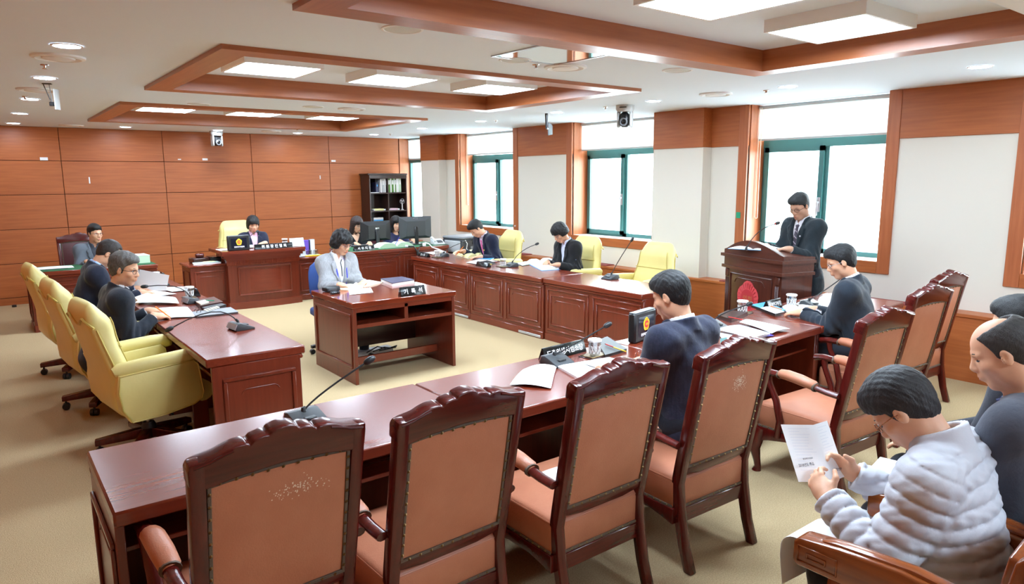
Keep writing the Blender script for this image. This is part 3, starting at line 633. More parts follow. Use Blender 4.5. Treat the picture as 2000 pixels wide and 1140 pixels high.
# ------------------------------------------------------------------ carved leather chairs
def leather_chair(label, lm='leather', wm='chair_wood', wx='chair_wood_x', name='carved_armchair'):
    t = thing(name, label, 'chair', (0, 0, 0), 0, 'carved armchairs upholstered in tan leather')
    A = Matrix.Translation((0, -.235, .42)) @ Matrix.Rotation(R(10.5), 4, 'X')
    for s in (-1, 1):
        # rear leg continuing as back post
        prof = [(-.345, 0), (-.30, 0), (-.262, .12), (-.222, .30), (-.212, .42), (-.226, .5), (-.340, 1.07), (-.386, 1.06), (-.278, .5), (-.262, .42), (-.272, .30), (-.305, .12)]
        g = G().prism(prof, .213, .260, 'yz'); g.v = [(s*(x+z*.012), y, z) for x, y, z in g.v]; bevel_build(g, 'rear_leg', wm, t, .008)
        # front cabriole leg
        G().tube([(s*.262, .235, .29), (s*.268, .25, .22), (s*.272, .262, .15), (s*.262, .25, .07), (s*.258, .245, .03), (s*.26, .25, 0)], [.036, .04, .034, .023, .021, .03], 10).build('front_leg', wm, t)
        # side seat rail with arched lower edge
        bevel_build(G().prism([(-.24, .22), (-.24, .30), (.25, .30), (.25, .20), (.17, .225), (.05, .25), (-.1, .25), (-.18, .235)], s*.245, s*.278, 'yz'), 'seat_rail', wm, t, .005)
        # arm: wooden frame, leather pad
        G().tube([(s*.285, -.27, .625), (s*.29, -.2, .632), (s*.292, -.1, .648), (s*.295, .05, .668), (s*.30, .18, .668), (s*.302, .235, .658), (s*.30, .245, .64)], [.024, .024, .025, .026, .03, .03, .018], 10, flat=(1, .72)).build('arm', wx, t)
        pd = G().tube([(s*.289, -.135, .645), (s*.29, -.12, .653), (s*.292, -.04, .667), (s*.294, .05, .677), (s*.296, .085, .676), (s*.296, .095, .668)], [.026, .036, .04, .039, .036, .026], 12, flat=(1, .78)).build('arm_pad', lm, t)
        g = G()
        for yy, zz in ((-.135, .645), (.097, .668)): g.tube([(s*.2905+.001*s, yy-.005, zz), (s*.2905, yy+.007, zz+.001)], .0345, 12, flat=(1, .78))
        g.build('trim_braid', 'braid', pd)
        G().tube([(s*.285, .10, .27), (s*.288, .085, .38), (s*.292, .115, .50), (s*.297, .165, .60), (s*.298, .175, .655)], [.024, .026, .024, .022, .026], 10, flat=(1, .8)).build('arm_support', wm, t)
    # front apron with carved arch, rear rail
    pl = [(-.245, .30), (.245, .30), (.245, .21), (.2, .225), (.12, .205), (.06, .222), (0, .19), (-.06, .222), (-.12, .205), (-.2, .225), (-.245, .21)]
    bevel_build(G().prism(pl, .235, .268, 'xz'), 'apron', wx, t, .005); B('seat_rail', wx, t, (-.245, -.262, .225), (.245, -.235, .30), .004)
    seat = cushion(G(), 0, .01, .268, .262, .295, .452, .03, .022, .04).build('seat', lm, t, sharp=50)
    G().tube([(x, .01+y, .435) for x, y in rrect(.262, .256, .035)]+[(.262, .01+.221, .435)], .005, 6).build('welt', lm, seat)
    # nail trim round the seat
    g = G(); per = rrect(.268, .262, .04, 1)
    def nails(P, Q, nrm, n_, A_=None):
        for i in range(n_):
            p = Vector(P).lerp(Vector(Q), (i+.5)/n_); a = Vector(nrm); u = a.cross(Vector((.3, .2, 1))).normalized(); v = a.cross(u); r = .0068
            g.add([p+a*.006]+[p+(u*math.cos(k*1.2566)+v*math.sin(k*1.2566))*r for k in range(5)], [(0, k+1, (k+1) % 5+1) for k in range(5)], A_)
    for s in (-1, 1): nails((s*.271, -.22, .306), (s*.271, .24, .306), (s, 0, 0), 11)
    nails((-.24, .274, .306), (.24, .274, .306), (0, 1, 0), 11); nails((-.24, -.255, .306), (.24, -.255, .306), (0, -1, 0), 11)
    tag(g.build('seat_nails', 'brass', t, fix=False), kind='stuff')
    b = G()
    for s in (-1, 1): b.box((s*.266, -.23, .298), (s*.2715, .25, .312), .002)
    b.box((-.24, -.2565, .298), (.24, -.25, .312), .002); b.box((-.24, .268, .298), (.24, .2735, .312), .002); b.build('seat_braid', 'braid', t)
    # back: crest, lower rail, upholstered panel
    half = [(.272, .585), (.274, .635), (.266, .650), (.245, .657), (.20, .664), (.165, .678), (.14, .684), (.112, .684), (.102, .677), (.09, .690), (.06, .697), (.046, .694), (.040, .704), (.02, .711), (0, .713)]
    pl = [(-x, z) for x, z in half[::1]]+[(x, z) for x, z in half[::-1][1:]]
    pl += [(.225, .565), (.14, .58), (0, .588), (-.14, .58), (-.225, .565)]
    bevel_build(G().prism(pl, -.03, .028, 'xz'), 'crest_rail', wx, t, .009, 3, A)
    g = G()
    for s in (-1, 1):
        g.tube([(s*.26, -.03, .644), (s*.215, -.03, .652), (s*.18, -.03, .664), (s*.15, -.03, .672)], .005, 6)
    g.v = [tuple(A @ Vector(p)) for p in g.v]; tag(g.build('carving', wx, t), kind='stuff')
    bevel_build(G().prism([(-.225, .055), (-.12, .04), (.12, .04), (.225, .055), (.225, .10), (-.225, .10)], -.022, .022, 'xz'), 'lower_rail', wx, t, .006, 2, A)
    def padf(s):
        return lambda u, v: ((-1+2*u)*.225, s*(.018+.014*(1-(2*u-1)**4)*(1-(2*v-1)**4)), .09+(.577-.09+(.010*(1-(2*u-1)**2)))*v)
    g = G(); g.grid(padf(-1), 11, 11); g.grid(padf(1), 11, 11); g.v = [tuple(A @ Vector(p)) for p in g.v]
    g.build('back_panel', lm, t, sharp=60)
    b = G()
    for y0, y1 in ((-.026, -.012), (.012, .026)):
        for a_, c_ in (((-.223, .092), (-.211, .57)), ((.211, .092), (.223, .57)), ((-.223, .088), (.223, .101))): b.box((a_[0], y0, a_[1]), (c_[0], y1, c_[1]), .002)
        b.tube([(-.22+.44*i/8, (y0+y1)/2, .567+.012*(1-(2*i/8-1)**2)) for i in range(9)], .008, 4)
    b.v = [tuple(A @ Vector(p)) for p in b.v]; b.build('back_braid', 'braid', t)
    g = G()
    for ny in (-1, 1):
        y = ny*.026; nails((-.217, y, .10), (-.217, y, .565), (0, ny, 0), 11, A); nails((.217, y, .10), (.217, y, .565), (0, ny, 0), 11, A); nails((-.21, y, .095), (.21, y, .095), (0, ny, 0), 9, A); nails((-.21, y, .574), (.21, y, .574), (0, ny, 0), 9, A)
    tag(g.build('back_nails', 'brass', t, fix=False), kind='stuff')
    return t
CH = [(.65, 2.38, 2, 'tan leather carved armchair, first from the left end of front row'), (1.27, 2.32, 2, 'tan leather carved armchair, second from left end of front row'), (2.01, 2.25, 0, 'tan leather carved armchair left of man in checked navy suit'),
      (2.74, 2.20, -2, 'tan leather carved armchair with scuffed back under man in checked navy suit'), (4.02, 2.11, -3, 'empty tan leather carved armchair, its seat in view by grey padded jacket'), (5.11, 2.31, -3, 'tan leather carved armchair under the man in dark suit beside lectern'), (5.97, 2.52, -2, 'tan leather carved armchair at right end of front row')]
c0 = leather_chair(CH[0][3]); c0.location = CH[0][:2]+(0,); c0.rotation_euler = (0, 0, R(CH[0][2]))
chairs = [c0]+[dup(c0, (x, y, 0), R(a), l) for x, y, a, l in CH[1:]]
# scuffs worn into two chair backs
for ch, n_, sx, sz, cx in ((chairs[0], 95, .085, .026, .05), (chairs[3], 150, .045, .034, .03)):
    g = G(); rr = random.Random(3)
    for i in range(n_):
        x = cx+rr.gauss(0, sx*.55); z = .485+rr.gauss(0, sz*.55); q = rr.uniform(.0009, .0032); yb = -(.018+.014*(1-(x/.225)**4)*(1-((z-.09)/.247-1)**4))-.0006
        g.add([(x-q, yb, z-q*.6), (x+q*.3, yb, z-q), (x+q, yb, z+q*.5), (x-q*.4, yb, z+q)], [(0, 1, 2, 3)])
    A = Matrix.Translation((0, -.235, .42)) @ Matrix.Rotation(R(10.5), 4, 'X'); g.v = [tuple(A @ Vector(p)) for p in g.v]
    o = tag(g.build('scuff_marks', mat('scuff', (232, 214, 196), .7), ch, fix=False), kind='stuff')
cc = dup(c0, (1.12, 11.32, 0), R(180), 'dark carved chair behind man in grey suit at far left', None)
cc['group'] = 'dark chairs behind the back desks'
for ch in cc.children:
    for o in [ch]+list(ch.children):
        if o.data.materials and o.data.materials[0] == M['leather']: o.data = o.data.copy(); o.data.materials[0] = M['leather_dark']

# ------------------------------------------------------------------ yellow swivel armchairs
def yellow_chair(label):
    t = thing('swivel_armchair', label, 'chair', (0, 0, 0), 0, 'yellow leather swivel armchairs'); Y = 'yellow'
    for k in range(5):
        a = R(90+72*k+20); ca, sa = math.cos(a), math.sin(a); mx = Matrix.Rotation(a, 4, 'Z')
        lg = bevel_build(G().prism([(.02, .085), (.02, .15), (.08, .15), (.33, .115), (.33, .075), (.1, .085)], -.03, .03, 'xz'), 'base_leg', 'chair_wood', t, .006, 2, mx)
        g = G()
        for s in (-1, 1): g.lathe([(.008, -.012), (.027, -.012), (.029, 0), (.027, .012), (.008, .012)], 14, mx @ Matrix.Translation((.305, s*.016, .029)) @ Matrix.Rotation(R(90), 4, 'X'))
        g.tube([(.305*ca, .305*sa, .03), (.305*ca, .305*sa, .08)], .008, 8); g.build('caster', 'black', lg)
    G().lathe([(.045, .08), (.05, .16), (.036, .19), (.03, .19)], 16).build('hub', 'black', t); G().tube([(0, 0, .17), (0, 0, .30)], .016, 12).build('gas_lift', 'chrome', t)
    B('tilt_mechanism', 'black', t, (-.1, -.13, .255), (.1, .12, .315), .02); G().tube([(.1, .05, .29), (.25, .08, .28)], .008, 8).build('lever', 'black', t)
    cushion(G(), 0, .05, .262, .27, .34, .475, .05, .02, .07).build('seat', Y, t, sharp=60)
    G().tube([(-.26, .29, .40), (.26, .29, .40)], .072, 14, flat=(1, 1)).build('seat_front_roll', Y, t)
    shell = [[(x, y+.02, z) for x, y in rrect(.275-i_, .23-i_, .1)] for z, i_ in ((.30, .07), (.305, .03), (.33, .005), (.36, 0))]
    loft(G(), shell).build('under_shell', Y, t, sharp=60)
    for s in (-1, 1):
        pr = [(-.20, .31), (-.25, .40), (-.265, .52), (-.25, .63), (.215, .655), (.245, .62), (.27, .42), (.255, .375), (.20, .345), (0, .315)]
        rings = []
        for xx, k in ((.268, .96), (.272, 1), (.325, 1), (.338, .985), (.343, .94)): rings.append([(s*xx, (y-.0)*k, .48+(z-.48)*k) for y, z in pr])
        loft(G(), rings).build('arm_panel', Y, t, sharp=60)
        G().tube([(s*.305, -.27, .648), (s*.305, -.24, .658), (s*.306, -.05, .668), (s*.308, .16, .676), (s*.308, .235, .672), (s*.307, .268, .655), (s*.306, .275, .63)], [.03, .046, .05, .052, .052, .046, .03], 14, flat=(.68, 1)).build('arm_pad', Y, t, sharp=70)
        G().tube([(s*.344, y*.97, .48+(z-.48)*.97) for y, z in pr+pr[:1]], .005, 6).build('piping', 'piping', t)
    # back: stacked rings following the curved profile, wings falling away from a raised centre
    zl = [.30, .34, .42, .52, .62, .72, .82, .90, .97, 1.02, 1.06, 1.085, 1.10]
    def sst0(a, b, x): q = min(1, max(0, (x-a)/(b-a))); return q*q*(3-2*q)
    def yc(z): return -.235-.10*max(0, (z-.45))**1.05-.05*max(0, z-.9)+.035*math.exp(-((z-.62)/.16)**2)+(.10*max(0, .44-z)/.14)
    def hw(z): return .255+.045*math.exp(-((z-.60)/.2)**2)-.012*sst0(.8, .95, z)
    def ht(z): return .062+.014*math.exp(-((z-.98)/.09)**2)-(.03 if z < .32 else 0)
    def sst(a, b, x): q = min(1, max(0, (x-a)/(b-a))); return q*q*(3-2*q)
    def top(x, z, y=0): return -(.018*(abs(x)/.27)**3+.03*sst(.14, .26, abs(x))+.05*sst(-.03, .05, y))*max(0, (z-.78)/.32)
    rings = []
    for z in zl:
        ins = 0 if z < 1.06 else (.012 if z < 1.08 else (.028 if z < 1.095 else .05))
        rings.append([(x, yc(z)+y, z+top(x, z, y)) for x, y in rrect(hw(z)-ins, ht(z)-ins*.85, min(.055-ins*.3, .92*(ht(z)-ins*.85)), 5)])
    zt = zl[-1]
    for k in (.8, .5, .22): rings.append([(x*k, yc(zt)+y*k, zt+.004*(1-k)+top(x*k, zt, y*k)) for x, y in rrect(hw(zt)-.05, ht(zt)-.0425, .92*(ht(zt)-.0425), 5)])
    loft(G(), rings).build('backrest', Y, t, sharp=180)
    def rear(x, z, off=.003): return (x, yc(z)-ht(z)-off+.02*max(0, abs(x)/hw(z)-.8)/.2, z+top(x, z, -.06))
    g = G(); P = []
    for i in range(25):
        x = -.262+.524*i/24; P.append(rear(x, .985-.03*math.cos(x/.262*math.pi*1.5)*(1)-.02))
    g.tube(P, .009, 6)
    for s in (-1, 1):
        g.tube([(s*(hw(z)+.002), yc(z)-ht(z)*.45, z+top(hw(z), z)) for z in (.42, .5, .6, .7, .8, .88, .955)], .005, 6)
        g.tube([(s*(hw(z)*.86), yc(z)+ht(z)+.002, z+top(hw(z)*.8, z, .06)) for z in (.5, .6, .7, .8, .9, 1.0, 1.05)], .004, 6)
    g.tube([(-.25+.5*i/8, yc(.80)+ht(.80)+.001, .80) for i in range(9)], .005, 6); g.build('piping', 'piping', t)
    return t
YC = [(.80, 5.22, -82, 'yellow leather swivel armchair on the left nearest the camera, empty'), (.72, 6.50, -83, 'yellow leather swivel armchair behind the grey haired man'), (.66, 7.86, -84, 'yellow leather swivel armchair farthest in left row'),
      (3.20, 10.98, 180, 'yellow leather swivel armchair behind the chairwoman'), (6.02, 5.42, 88, 'empty yellow swivel armchair at right desks nearest camera'), (6.02, 6.62, 90, 'yellow swivel armchair behind the woman in black jacket'), (5.94, 8.16, 86, 'yellow swivel armchair behind the man with pink tie')]
y0 = yellow_chair(YC[0][3]); y0.location = YC[0][:2]+(0,); y0.rotation_euler = (0, 0, R(YC[0][2]))
for x, y, a, l in YC[1:]:
    yd = dup(y0, (x, y, 0), R(a), l)
    if 'chairwoman' in l:
        for ch in yd.children:
            if not ch.name.startswith(('base_leg', 'hub', 'gas_lift')): ch.location.z = .13
            if ch.name.startswith('gas_lift'): ch.location.z = .10
# ------------------------------------------------------------------ people: bodies and clothes grown from distance fields, meshed with surface nets
F32 = np.float32
def unit(v): v = np.asarray(v, float); return v/max(np.linalg.norm(v), 1e-9)
class Sdf:
    def __init__(s): s.p = []
    def rc(s, a, b, ra, rb, k=.02, op='u'):
        a = np.asarray(a, float); b = np.asarray(b, float); ba = b-a; L2 = max(ba @ ba, 1e-9)
        def f(P):
            q = P-a; t = np.clip((q @ ba)/L2, 0, 1); return np.sqrt(((q-t[:, None]*ba)**2).sum(1))-(ra+(rb-ra)*t)
        s.p.append((f, (a+b)/2, math.sqrt(L2)/2+max(ra, rb), k, op)); return s
    def el(s, c, r, rot=None, k=.02, op='u'):
        c = np.asarray(c, float); r = np.asarray(r, float); m = None if rot is None else np.asarray(rot, float)
        def f(P):
            q = P-c
            if m is not None: q = q @ m
            q = q/r; k0 = np.sqrt((q*q).sum(1)); k1 = np.sqrt(((q/r)**2).sum(1)); return k0*(k0-1)/np.maximum(k1, 1e-6)
        s.p.append((f, c, r.max(), k, op)); return s
    def fn(s, f, c=None, rad=9, k=.005, op='u'): s.p.append((f, np.zeros(3) if c is None else np.asarray(c, float), rad, k, op)); return s
    def ev(s, P, cen=None, half=0):
        shp = P.shape[:-1]; D = np.full(shp, .5)
        for f, c, rad, k, op in s.p:
            sel = None
            if cen is not None and rad < 5:
                sel = np.sqrt(((cen-c)**2).sum(1)) < rad+half+k+.03
                if not sel.any(): continue
            Q = P if sel is None else P[sel]; d0 = D if sel is None else D[sel]
            sh = Q.shape[:-1]
            if op in 'us':
                d = f(Q.reshape(-1, 3)).reshape(sh)
                if op == 'u': h = np.maximum(k-np.abs(d0-d), 0)/k; r = np.minimum(d0, d)-h*h*k*.25
                else: h = np.maximum(k-np.abs(d0+d), 0)/k; r = np.maximum(d0, -d)+h*h*k*.25
            elif op == 'd': r = d0+f(Q.reshape(-1, 3)).reshape(sh)
            else: r = f(Q.reshape(-1, 3), d0.reshape(-1)).reshape(sh)
            if sel is None: D = r
            else: D[sel] = r
        return D
    def mesh(s, h):
        us = [(c, r) for f, c, r, k, op in s.p if op == 'u' and r < 5]
        lo = np.min([c-r for c, r in us], 0)-4*h-.02; hi = np.max([c+r for c, r in us], 0)+4*h+.02
        n = np.ceil((hi-lo)/(8*h)).astype(int); bi = np.stack(np.meshgrid(*[np.arange(q) for q in n], indexing='ij'), -1).reshape(-1, 3)
        cen = lo+(bi+.5)*8*h; half = 8*h*.87
        dc = s.ev(cen[:, None, :], cen, half)[:, 0]; act = np.abs(dc) < half*1.25+.02; bi = bi[act]; cen = cen[act]
        o9 = np.stack(np.meshgrid(*[np.arange(9)]*3, indexing='ij'), -1).reshape(-1, 3)*h
        D = s.ev((lo+bi*8*h)[:, None, :]+o9[None], cen, half).reshape(-1, 9, 9, 9)
        cs = [(i, j, k) for i in (0, 1) for j in (0, 1) for k in (0, 1)]
        neg = D < 0; cnt = sum(neg[:, i:8+i, j:8+j, k:8+k].astype(np.int8) for i, j, k in cs)
        ac = np.argwhere((cnt > 0) & (cnt < 8)); b, x, y, z = ac.T
        V = np.stack([D[b, x+i, y+j, z+k] for i, j, k in cs], 1); co = np.array(cs, float)
        acc = np.zeros((len(ac), 3)); m = np.zeros(len(ac))
        for e0 in range(8):
            for e1 in range(e0+1, 8):
                if abs(co[e0]-co[e1]).sum() != 1: continue
                q = (V[:, e0] < 0) != (V[:, e1] < 0); t = V[q, e0]/(V[q, e0]-V[q, e1]); acc[q] += co[e0]+(co[e1]-co[e0])*t[:, None]; m[q] += 1
        g = bi[b]*8+ac[:, 1:]; vs = lo+(g+acc/m[:, None])*h
        N = n*8+4; idf = lambda q: ((q[:, 0]+1)*N[1]+(q[:, 1]+1))*N[2]+(q[:, 2]+1)
        ids = idf(g); od = np.argsort(ids); sid = ids[od]; fs = []
        for ax in range(3):
            e = [0, 0, 0]; e[ax] = 1; ci = cs.index(tuple(e)); q = np.nonzero((V[:, 0] < 0) != (V[:, ci] < 0))[0]
            u = np.zeros(3, int); v = np.zeros(3, int); u[(ax+1) % 3] = 1; v[(ax+2) % 3] = 1
            idx = []; ok = np.ones(len(q), bool)
            for dlt in (0*u, u, u+v, v):
                w_ = idf(g[q]-dlt); p = np.clip(np.searchsorted(sid, w_), 0, len(sid)-1); ok &= sid[p] == w_; idx.append(od[p])
            qd = np.stack(idx, 1); fl = V[q, 0] > 0; qd[fl] = qd[fl][:, ::-1]; fs.append(qd[ok])
        return vs, np.concatenate(fs)
    def build(s, name, m, parent, h, sharp=180):
        vs, fs = s.mesh(h); me = bpy.data.meshes.new(name); me.vertices.add(len(vs)); me.vertices.foreach_set('co', vs.astype(F32).ravel())
        me.loops.add(fs.size); me.loops.foreach_set('vertex_index', fs.astype(np.int32).ravel()); me.polygons.add(len(fs)); me.polygons.foreach_set('loop_start', np.arange(0, fs.size, 4, dtype=np.int32))
        me.update(calc_edges=True); me.validate(); me.materials.append(M[m] if isinstance(m, str) else m); me.shade_smooth()
        o = bpy.data.objects.new(name, me); C.objects.link(o); o.parent = parent; return o
def rotm(pitch, yaw, roll): return np.array(Matrix.Rotation(R(yaw), 3, 'Z') @ Matrix.Rotation(R(-pitch), 3, 'X') @ Matrix.Rotation(R(roll), 3, 'Y'))
_mc = {}
def cloth(rgb, scale=300, rough=.85, strength=.25, check=None):
    key = (rgb, scale, check)
    if key not in _mc: _mc[key] = mat('cloth', rgb, rough, bump=((scale*.12, scale*.12, scale*.12), strength, 5), sheen=.15, spec=.25, two=None if check is None else (check, (90, 90, 14), 2, .12))
    return _mc[key]
def skinm(rgb):
    if rgb not in _mc:
        m = mat('skin', rgb, .5, bump=((90, 90, 90), .05, 3), two=(dark(rgb, .93), (14, 14, 14), 3, .3)); b = m.node_tree.nodes['Principled BSDF']
        b.inputs['Subsurface Weight'].default_value = .12; b.inputs['Subsurface Radius'].default_value = (.012, .005, .003); _mc[rgb] = m
    return _mc[rgb]
def hairm(rgb, two=None):
    if (rgb, 'h') not in _mc: _mc[(rgb, 'h')] = mat('hair', rgb, .5, bump=((420, 420, 70), .35, 3), two=(two or dark(rgb, .6), (260, 260, 50), 4, .2), spec=.4)
    return _mc[(rgb, 'h')]
ivr = np.interp
def add_hand(S, Wp, d, n, side, curl, k=.007, sp=.0, sc=1.0):
    d = unit(d); n = unit(np.asarray(n, float)-d*(np.dot(n, d))); l = np.cross(n, d)*side; m = np.stack([l, d, n], 1)
    S.el(Wp+d*.052*sc, (.041*sc, .056*sc, .0165*sc), m, .02); S.rc(Wp-d*.01, Wp+d*.03*sc, .026*sc, .026*sc, .03)
    tips = []
    for i, (o, L) in enumerate(((.031, .072), (.0105, .08), (-.0105, .074), (-.030, .058))):
        p = Wp+d*(.092-.004*abs(i-1.3))*sc+l*o*sc; a = 0; q = unit(d+l*(o*sp))
        for j, (f, r0, r1) in enumerate(((.45, .0092, .0086), (.30, .0086, .0078), (.25, .0078, .0066))):
            a += curl*(.75, 1, .7)[j]*(1+.06*i); dd = q*math.cos(a)-n*math.sin(a); p2 = p+dd*L*f*sc; S.rc(p, p2, r0*sc, r1*sc, .004 if j else k); p = p2
        tips.append(p)
    b = Wp+d*.022*sc+l*.028*sc-n*.006*sc; p = b+unit(d*.62+l*.8-n*.25)*.042*sc; S.rc(b, p, .0135*sc, .011*sc, .012); p2 = p+unit(d*.9+l*.25-n*.3)*.032*sc; S.rc(p, p2, .0108*sc, .0085*sc, .005)
    return tips
def person(label, loc, rz, group=None, hz=.56, lean=8, tw=0, hp=15, hy=0, hr=0, hands=None, sex='m', s=1.0, hair='short', hairc=(30, 28, 28), skin=(226, 172, 138), jacket=(34, 40, 56), shirt=(232, 232, 236), tie=None, glasses=None, stand=False, trousers=(34, 36, 44),
           style='suit', res=1.0, check=None, closed=True, feet=True, knee=.42, spread=.11, brow=None, side=0, hscale=1.0, dz=0, shoes=True):
    t = thing('person', label, 'person', (loc[0], loc[1], loc[2] if len(loc) > 2 else 0), R(rz), group)
    L = R(lean); u = np.array([math.sin(R(side)), math.sin(L), math.cos(L)]); u = unit(u); f0 = np.array([0, math.cos(L), -math.sin(L)]); r = unit(np.cross(f0, u)); f = np.cross(u, r)
    ct, st_ = math.cos(R(tw)), math.sin(R(tw)); r, f = r*ct+f*st_, f*ct-r*st_
    O = np.array([0, 0, hz]); m3 = np.stack([r, f, u], 1); fem = sex == 'f'
    at = lambda x, y, z: O+r*x+f*y+u*z
    shw = .150 if fem else .176; N = at(0, -.015, .525)
    Hm = rotm(hp, hy, hr); nd = unit(u*.55+Hm[:, 2]*.45); Hc = N+nd*.055+Hm @ np.array([0, .028, .108]); hd = lambda x, y, z: Hc+Hm @ (np.array([x, y, z])*hscale)
    Ws = []; Es = []; Ss = []
    hands = hands or {}
    for i, sd in enumerate((-1, 1)):
        S_ = at(sd*shw, -.005, .455); Ss.append(S_)
        dflt = ((sd*.13, .36, hz+.10), (-sd*.2, 1, -.1), (0, .1, 1), .35) if not stand else ((sd*.26, .05, hz-.02), (0, .1, -1), (sd, 0, 0), .3)
        hv = hands.get('LR'[i], dflt); Wp = np.array(hv[0], float); a, b = .29*(.94 if fem else 1), .255*(.94 if fem else 1)
        v = Wp-S_; c = np.linalg.norm(v)
        if c > .985*(a+b): Wp = S_+v/c*.985*(a+b); c = .985*(a+b)
        dr = (Wp-S_)/c; x = (a*a-b*b+c*c)/(2*c); hgt = math.sqrt(max(a*a-x*x, 0)); pole = np.array(hv[4] if len(hv) > 4 else (sd*.38, -.35, -1.0)); pp = unit(pole-dr*(pole @ dr)); E = S_+dr*x+pp*hgt
        Ws.append((Wp, hv)); Es.append(E)
    # ---- body: head, neck, trunk, arms and hands in one skin
    S = Sdf()
    hk = .012
    S.el(hd(0, -.012, .030), np.array((.074, .094, .088))*hscale, Hm, hk); S.el(hd(0, .022, -.035), np.array((.0595 if not fem else .056, .066, .077))*hscale, Hm, .03)
    S.rc(hd(-.016, .058, -.098), hd(.016, .058, -.098), .017, .017, .03)
    for q in (-1, 1):
        S.el(hd(q*.042, .048, -.022), (.024, .024, .02), Hm, .02); S.el(hd(q*.049, .0, -.065), (.014, .03, .03), Hm, .03)
        S.rc(hd(q*.012, .077, .026), hd(q*.045, .062, .022), .0085, .007, .014)
        S.el(hd(q*.031, .084, .006), (.0145, .014, .008), Hm, .008, 's')
        S.el(hd(q*.0765, -.010, -.002), (.0085, .019, .031), Hm @ np.array(Matrix.Rotation(R(q*-18), 3, 'Z')), .006); S.el(hd(q*.085, -.004, .002), (.005, .009, .016), Hm, .004, 's')
        S.el(hd(q*.0115, .090, -.031), (.009, .011, .008), Hm, .008)
    S.rc(hd(0, .076, .016), hd(0, .097, -.023), .0085, .0125, .012); S.el(hd(0, .085, -.060), (.022, .012, .014), Hm, .018); S.el(hd(0, .0985, -.0625), (.026, .006, .0018), Hm, .003, 's')
    S.rc(hd(0, -.028, -.055), N-u*.03, .052 if not fem else .043, .058 if not fem else .047, .03)
    S.el(at(0, .0, .33), (shw*.86, .085, .19), m3, .05); S.el(at(0, .005, .08), (.13, .10, .2), m3, .06)
    tips = []
    for i, sd in enumerate((-1, 1)):
        Wp, hv = Ws[i]; S.rc(Ss[i], Es[i], .042, .036, .03); S.rc(Es[i], Wp, .037, .024 if fem else .027, .02)
        tips.append(add_hand(S, Wp, hv[1], hv[2], sd, hv[3], sc=.90 if fem else .98))
    body = S.build('body', skinm(skin), t, .0052*res)
    # ---- face details
    fr = Matrix(np.vstack([np.hstack([Hm*hscale, Hc[:, None]]), [0, 0, 0, 1]]).tolist())
    for q in (-1, 1):
        if closed:
            G().tube([tuple(fr @ Vector(p)) for p in ((q*.018, .0735, .004), (q*.026, .077, .0015), (q*.036, .0745, .0015), (q*.045, .067, .004))], .0022, 6).build('eyelash', 'ink', body)
        else:
            e = Sdf().el(hd(q*.031, .0665, .006), (.0145, .0085, .0062), Hm).build('eye', 'white', body, .0025); Sdf().el(hd(q*.031+.002*0, .0735, .006), (.0052, .003, .0055), Hm).build('iris', 'black_gloss', e, .0016)
            G().tube([tuple(fr @ Vector(p)) for p in ((q*.017, .0715, .008), (q*.025, .0765, .0125), (q*.036, .0745, .0125), (q*.046, .066, .008))], .0022, 6).build('eyelash', 'ink', body)
        if brow is not False: G().tube([tuple(fr @ Vector(p)) for p in ((q*.014, .0835, .024), (q*.026, .0795, .029), (q*.038, .0725, .0285), (q*.05, .062, .024))], [.002, .0032, .003, .0016], 6).build('eyebrow', hairm(brow or hairc), body)
    lc = (186, 92, 84) if not fem else (204, 70, 78)
    Sdf().el(hd(0, .0915, -.0575), (.0195, .0055, .0042), Hm, .003).el(hd(0, .0905, -.067), (.017, .006, .0052), Hm, .003).build('lips', mat('lips', lc, .4), body, .0025)
    if glasses:
        gl = G(); dn = G()
        for q in (-1, 1):
            pts = [(q*.034+.0215*math.cos(a)*1.12, .093-.010*abs(q*.034+.0215*math.cos(a))/.05, .004+.0165*math.sin(a)) for a in np.linspace(0, 2*math.pi, 17)]
            gl.tube([tuple(fr @ Vector(p)) for p in pts], .0016, 5); gl.tube([tuple(fr @ Vector(p)) for p in ((q*.057, .083, .008), (q*.073, .06, .009), (q*.081, .01, .008), (q*.078, -.02, .0))], .0018, 5)
            dn.add([tuple(fr @ Vector((p[0], p[1]-.001, p[2]))) for p in pts[:-1]], [tuple(range(16))])
        gl.tube([tuple(fr @ Vector(p)) for p in ((-.011, .091, .008), (0, .094, .011), (.011, .091, .008))], .0016, 5)
        go = gl.build('glasses', {'dark': 'black', 'brown': 'oak_chair', 'thin': 'silver'}[glasses], t); dn.build('lens', 'lens_glass', go, fix=False)
    # ---- hair
    H = Sdf(); hl = lambda P: ((P-Hc) @ Hm)/hscale
    def cutz(xs_, zs_, xw=0):
        return lambda P: (lambda q: q[:, 2]-ivr(q[:, 1], xs_, zs_)-xw*np.abs(q[:, 0])-.0045*np.sin(q[:, 0]*170+2)*np.sin(q[:, 0]*61+q[:, 1]*90))(hl(P))
    cr = np.array((.074, .094, .088))*hscale
    ph = random.random()*6
    nz = lambda amp, fq: (lambda P: (lambda q: amp*(np.sin(q[:, 0]*fq+3*np.sin(q[:, 2]*fq*.31+ph))*np.sin(q[:, 1]*fq*.55+ph)+.6*np.sin(q[:, 0]*fq*1.9+q[:, 2]*fq*1.3)*np.sin(q[:, 1]*fq*1.7)))(hl(P)))
    if hair in ('short', 'wavy', 'receding', 'bald', 'spiky'):
        th = {'short': .013, 'wavy': .02, 'receding': .009, 'bald': .005, 'spiky': .018}[hair]
        H.el(hd(0, -.017, .040), cr+np.array((.0065+th*.25, .009+th*.3, th*.9)), Hm, .01); H.el(hd(0, -.050, -.018), (.062, .050, .062), Hm, .03)
        if hair in ('short', 'wavy', 'spiky'): H.el(hd(.01, .045, .088), (.055, .045, .03+th*.4), Hm, .03)
        H.fn(nz({'wavy': .0030, 'spiky': .0016}.get(hair, .0012), 110 if hair != 'wavy' else 100), op='d')
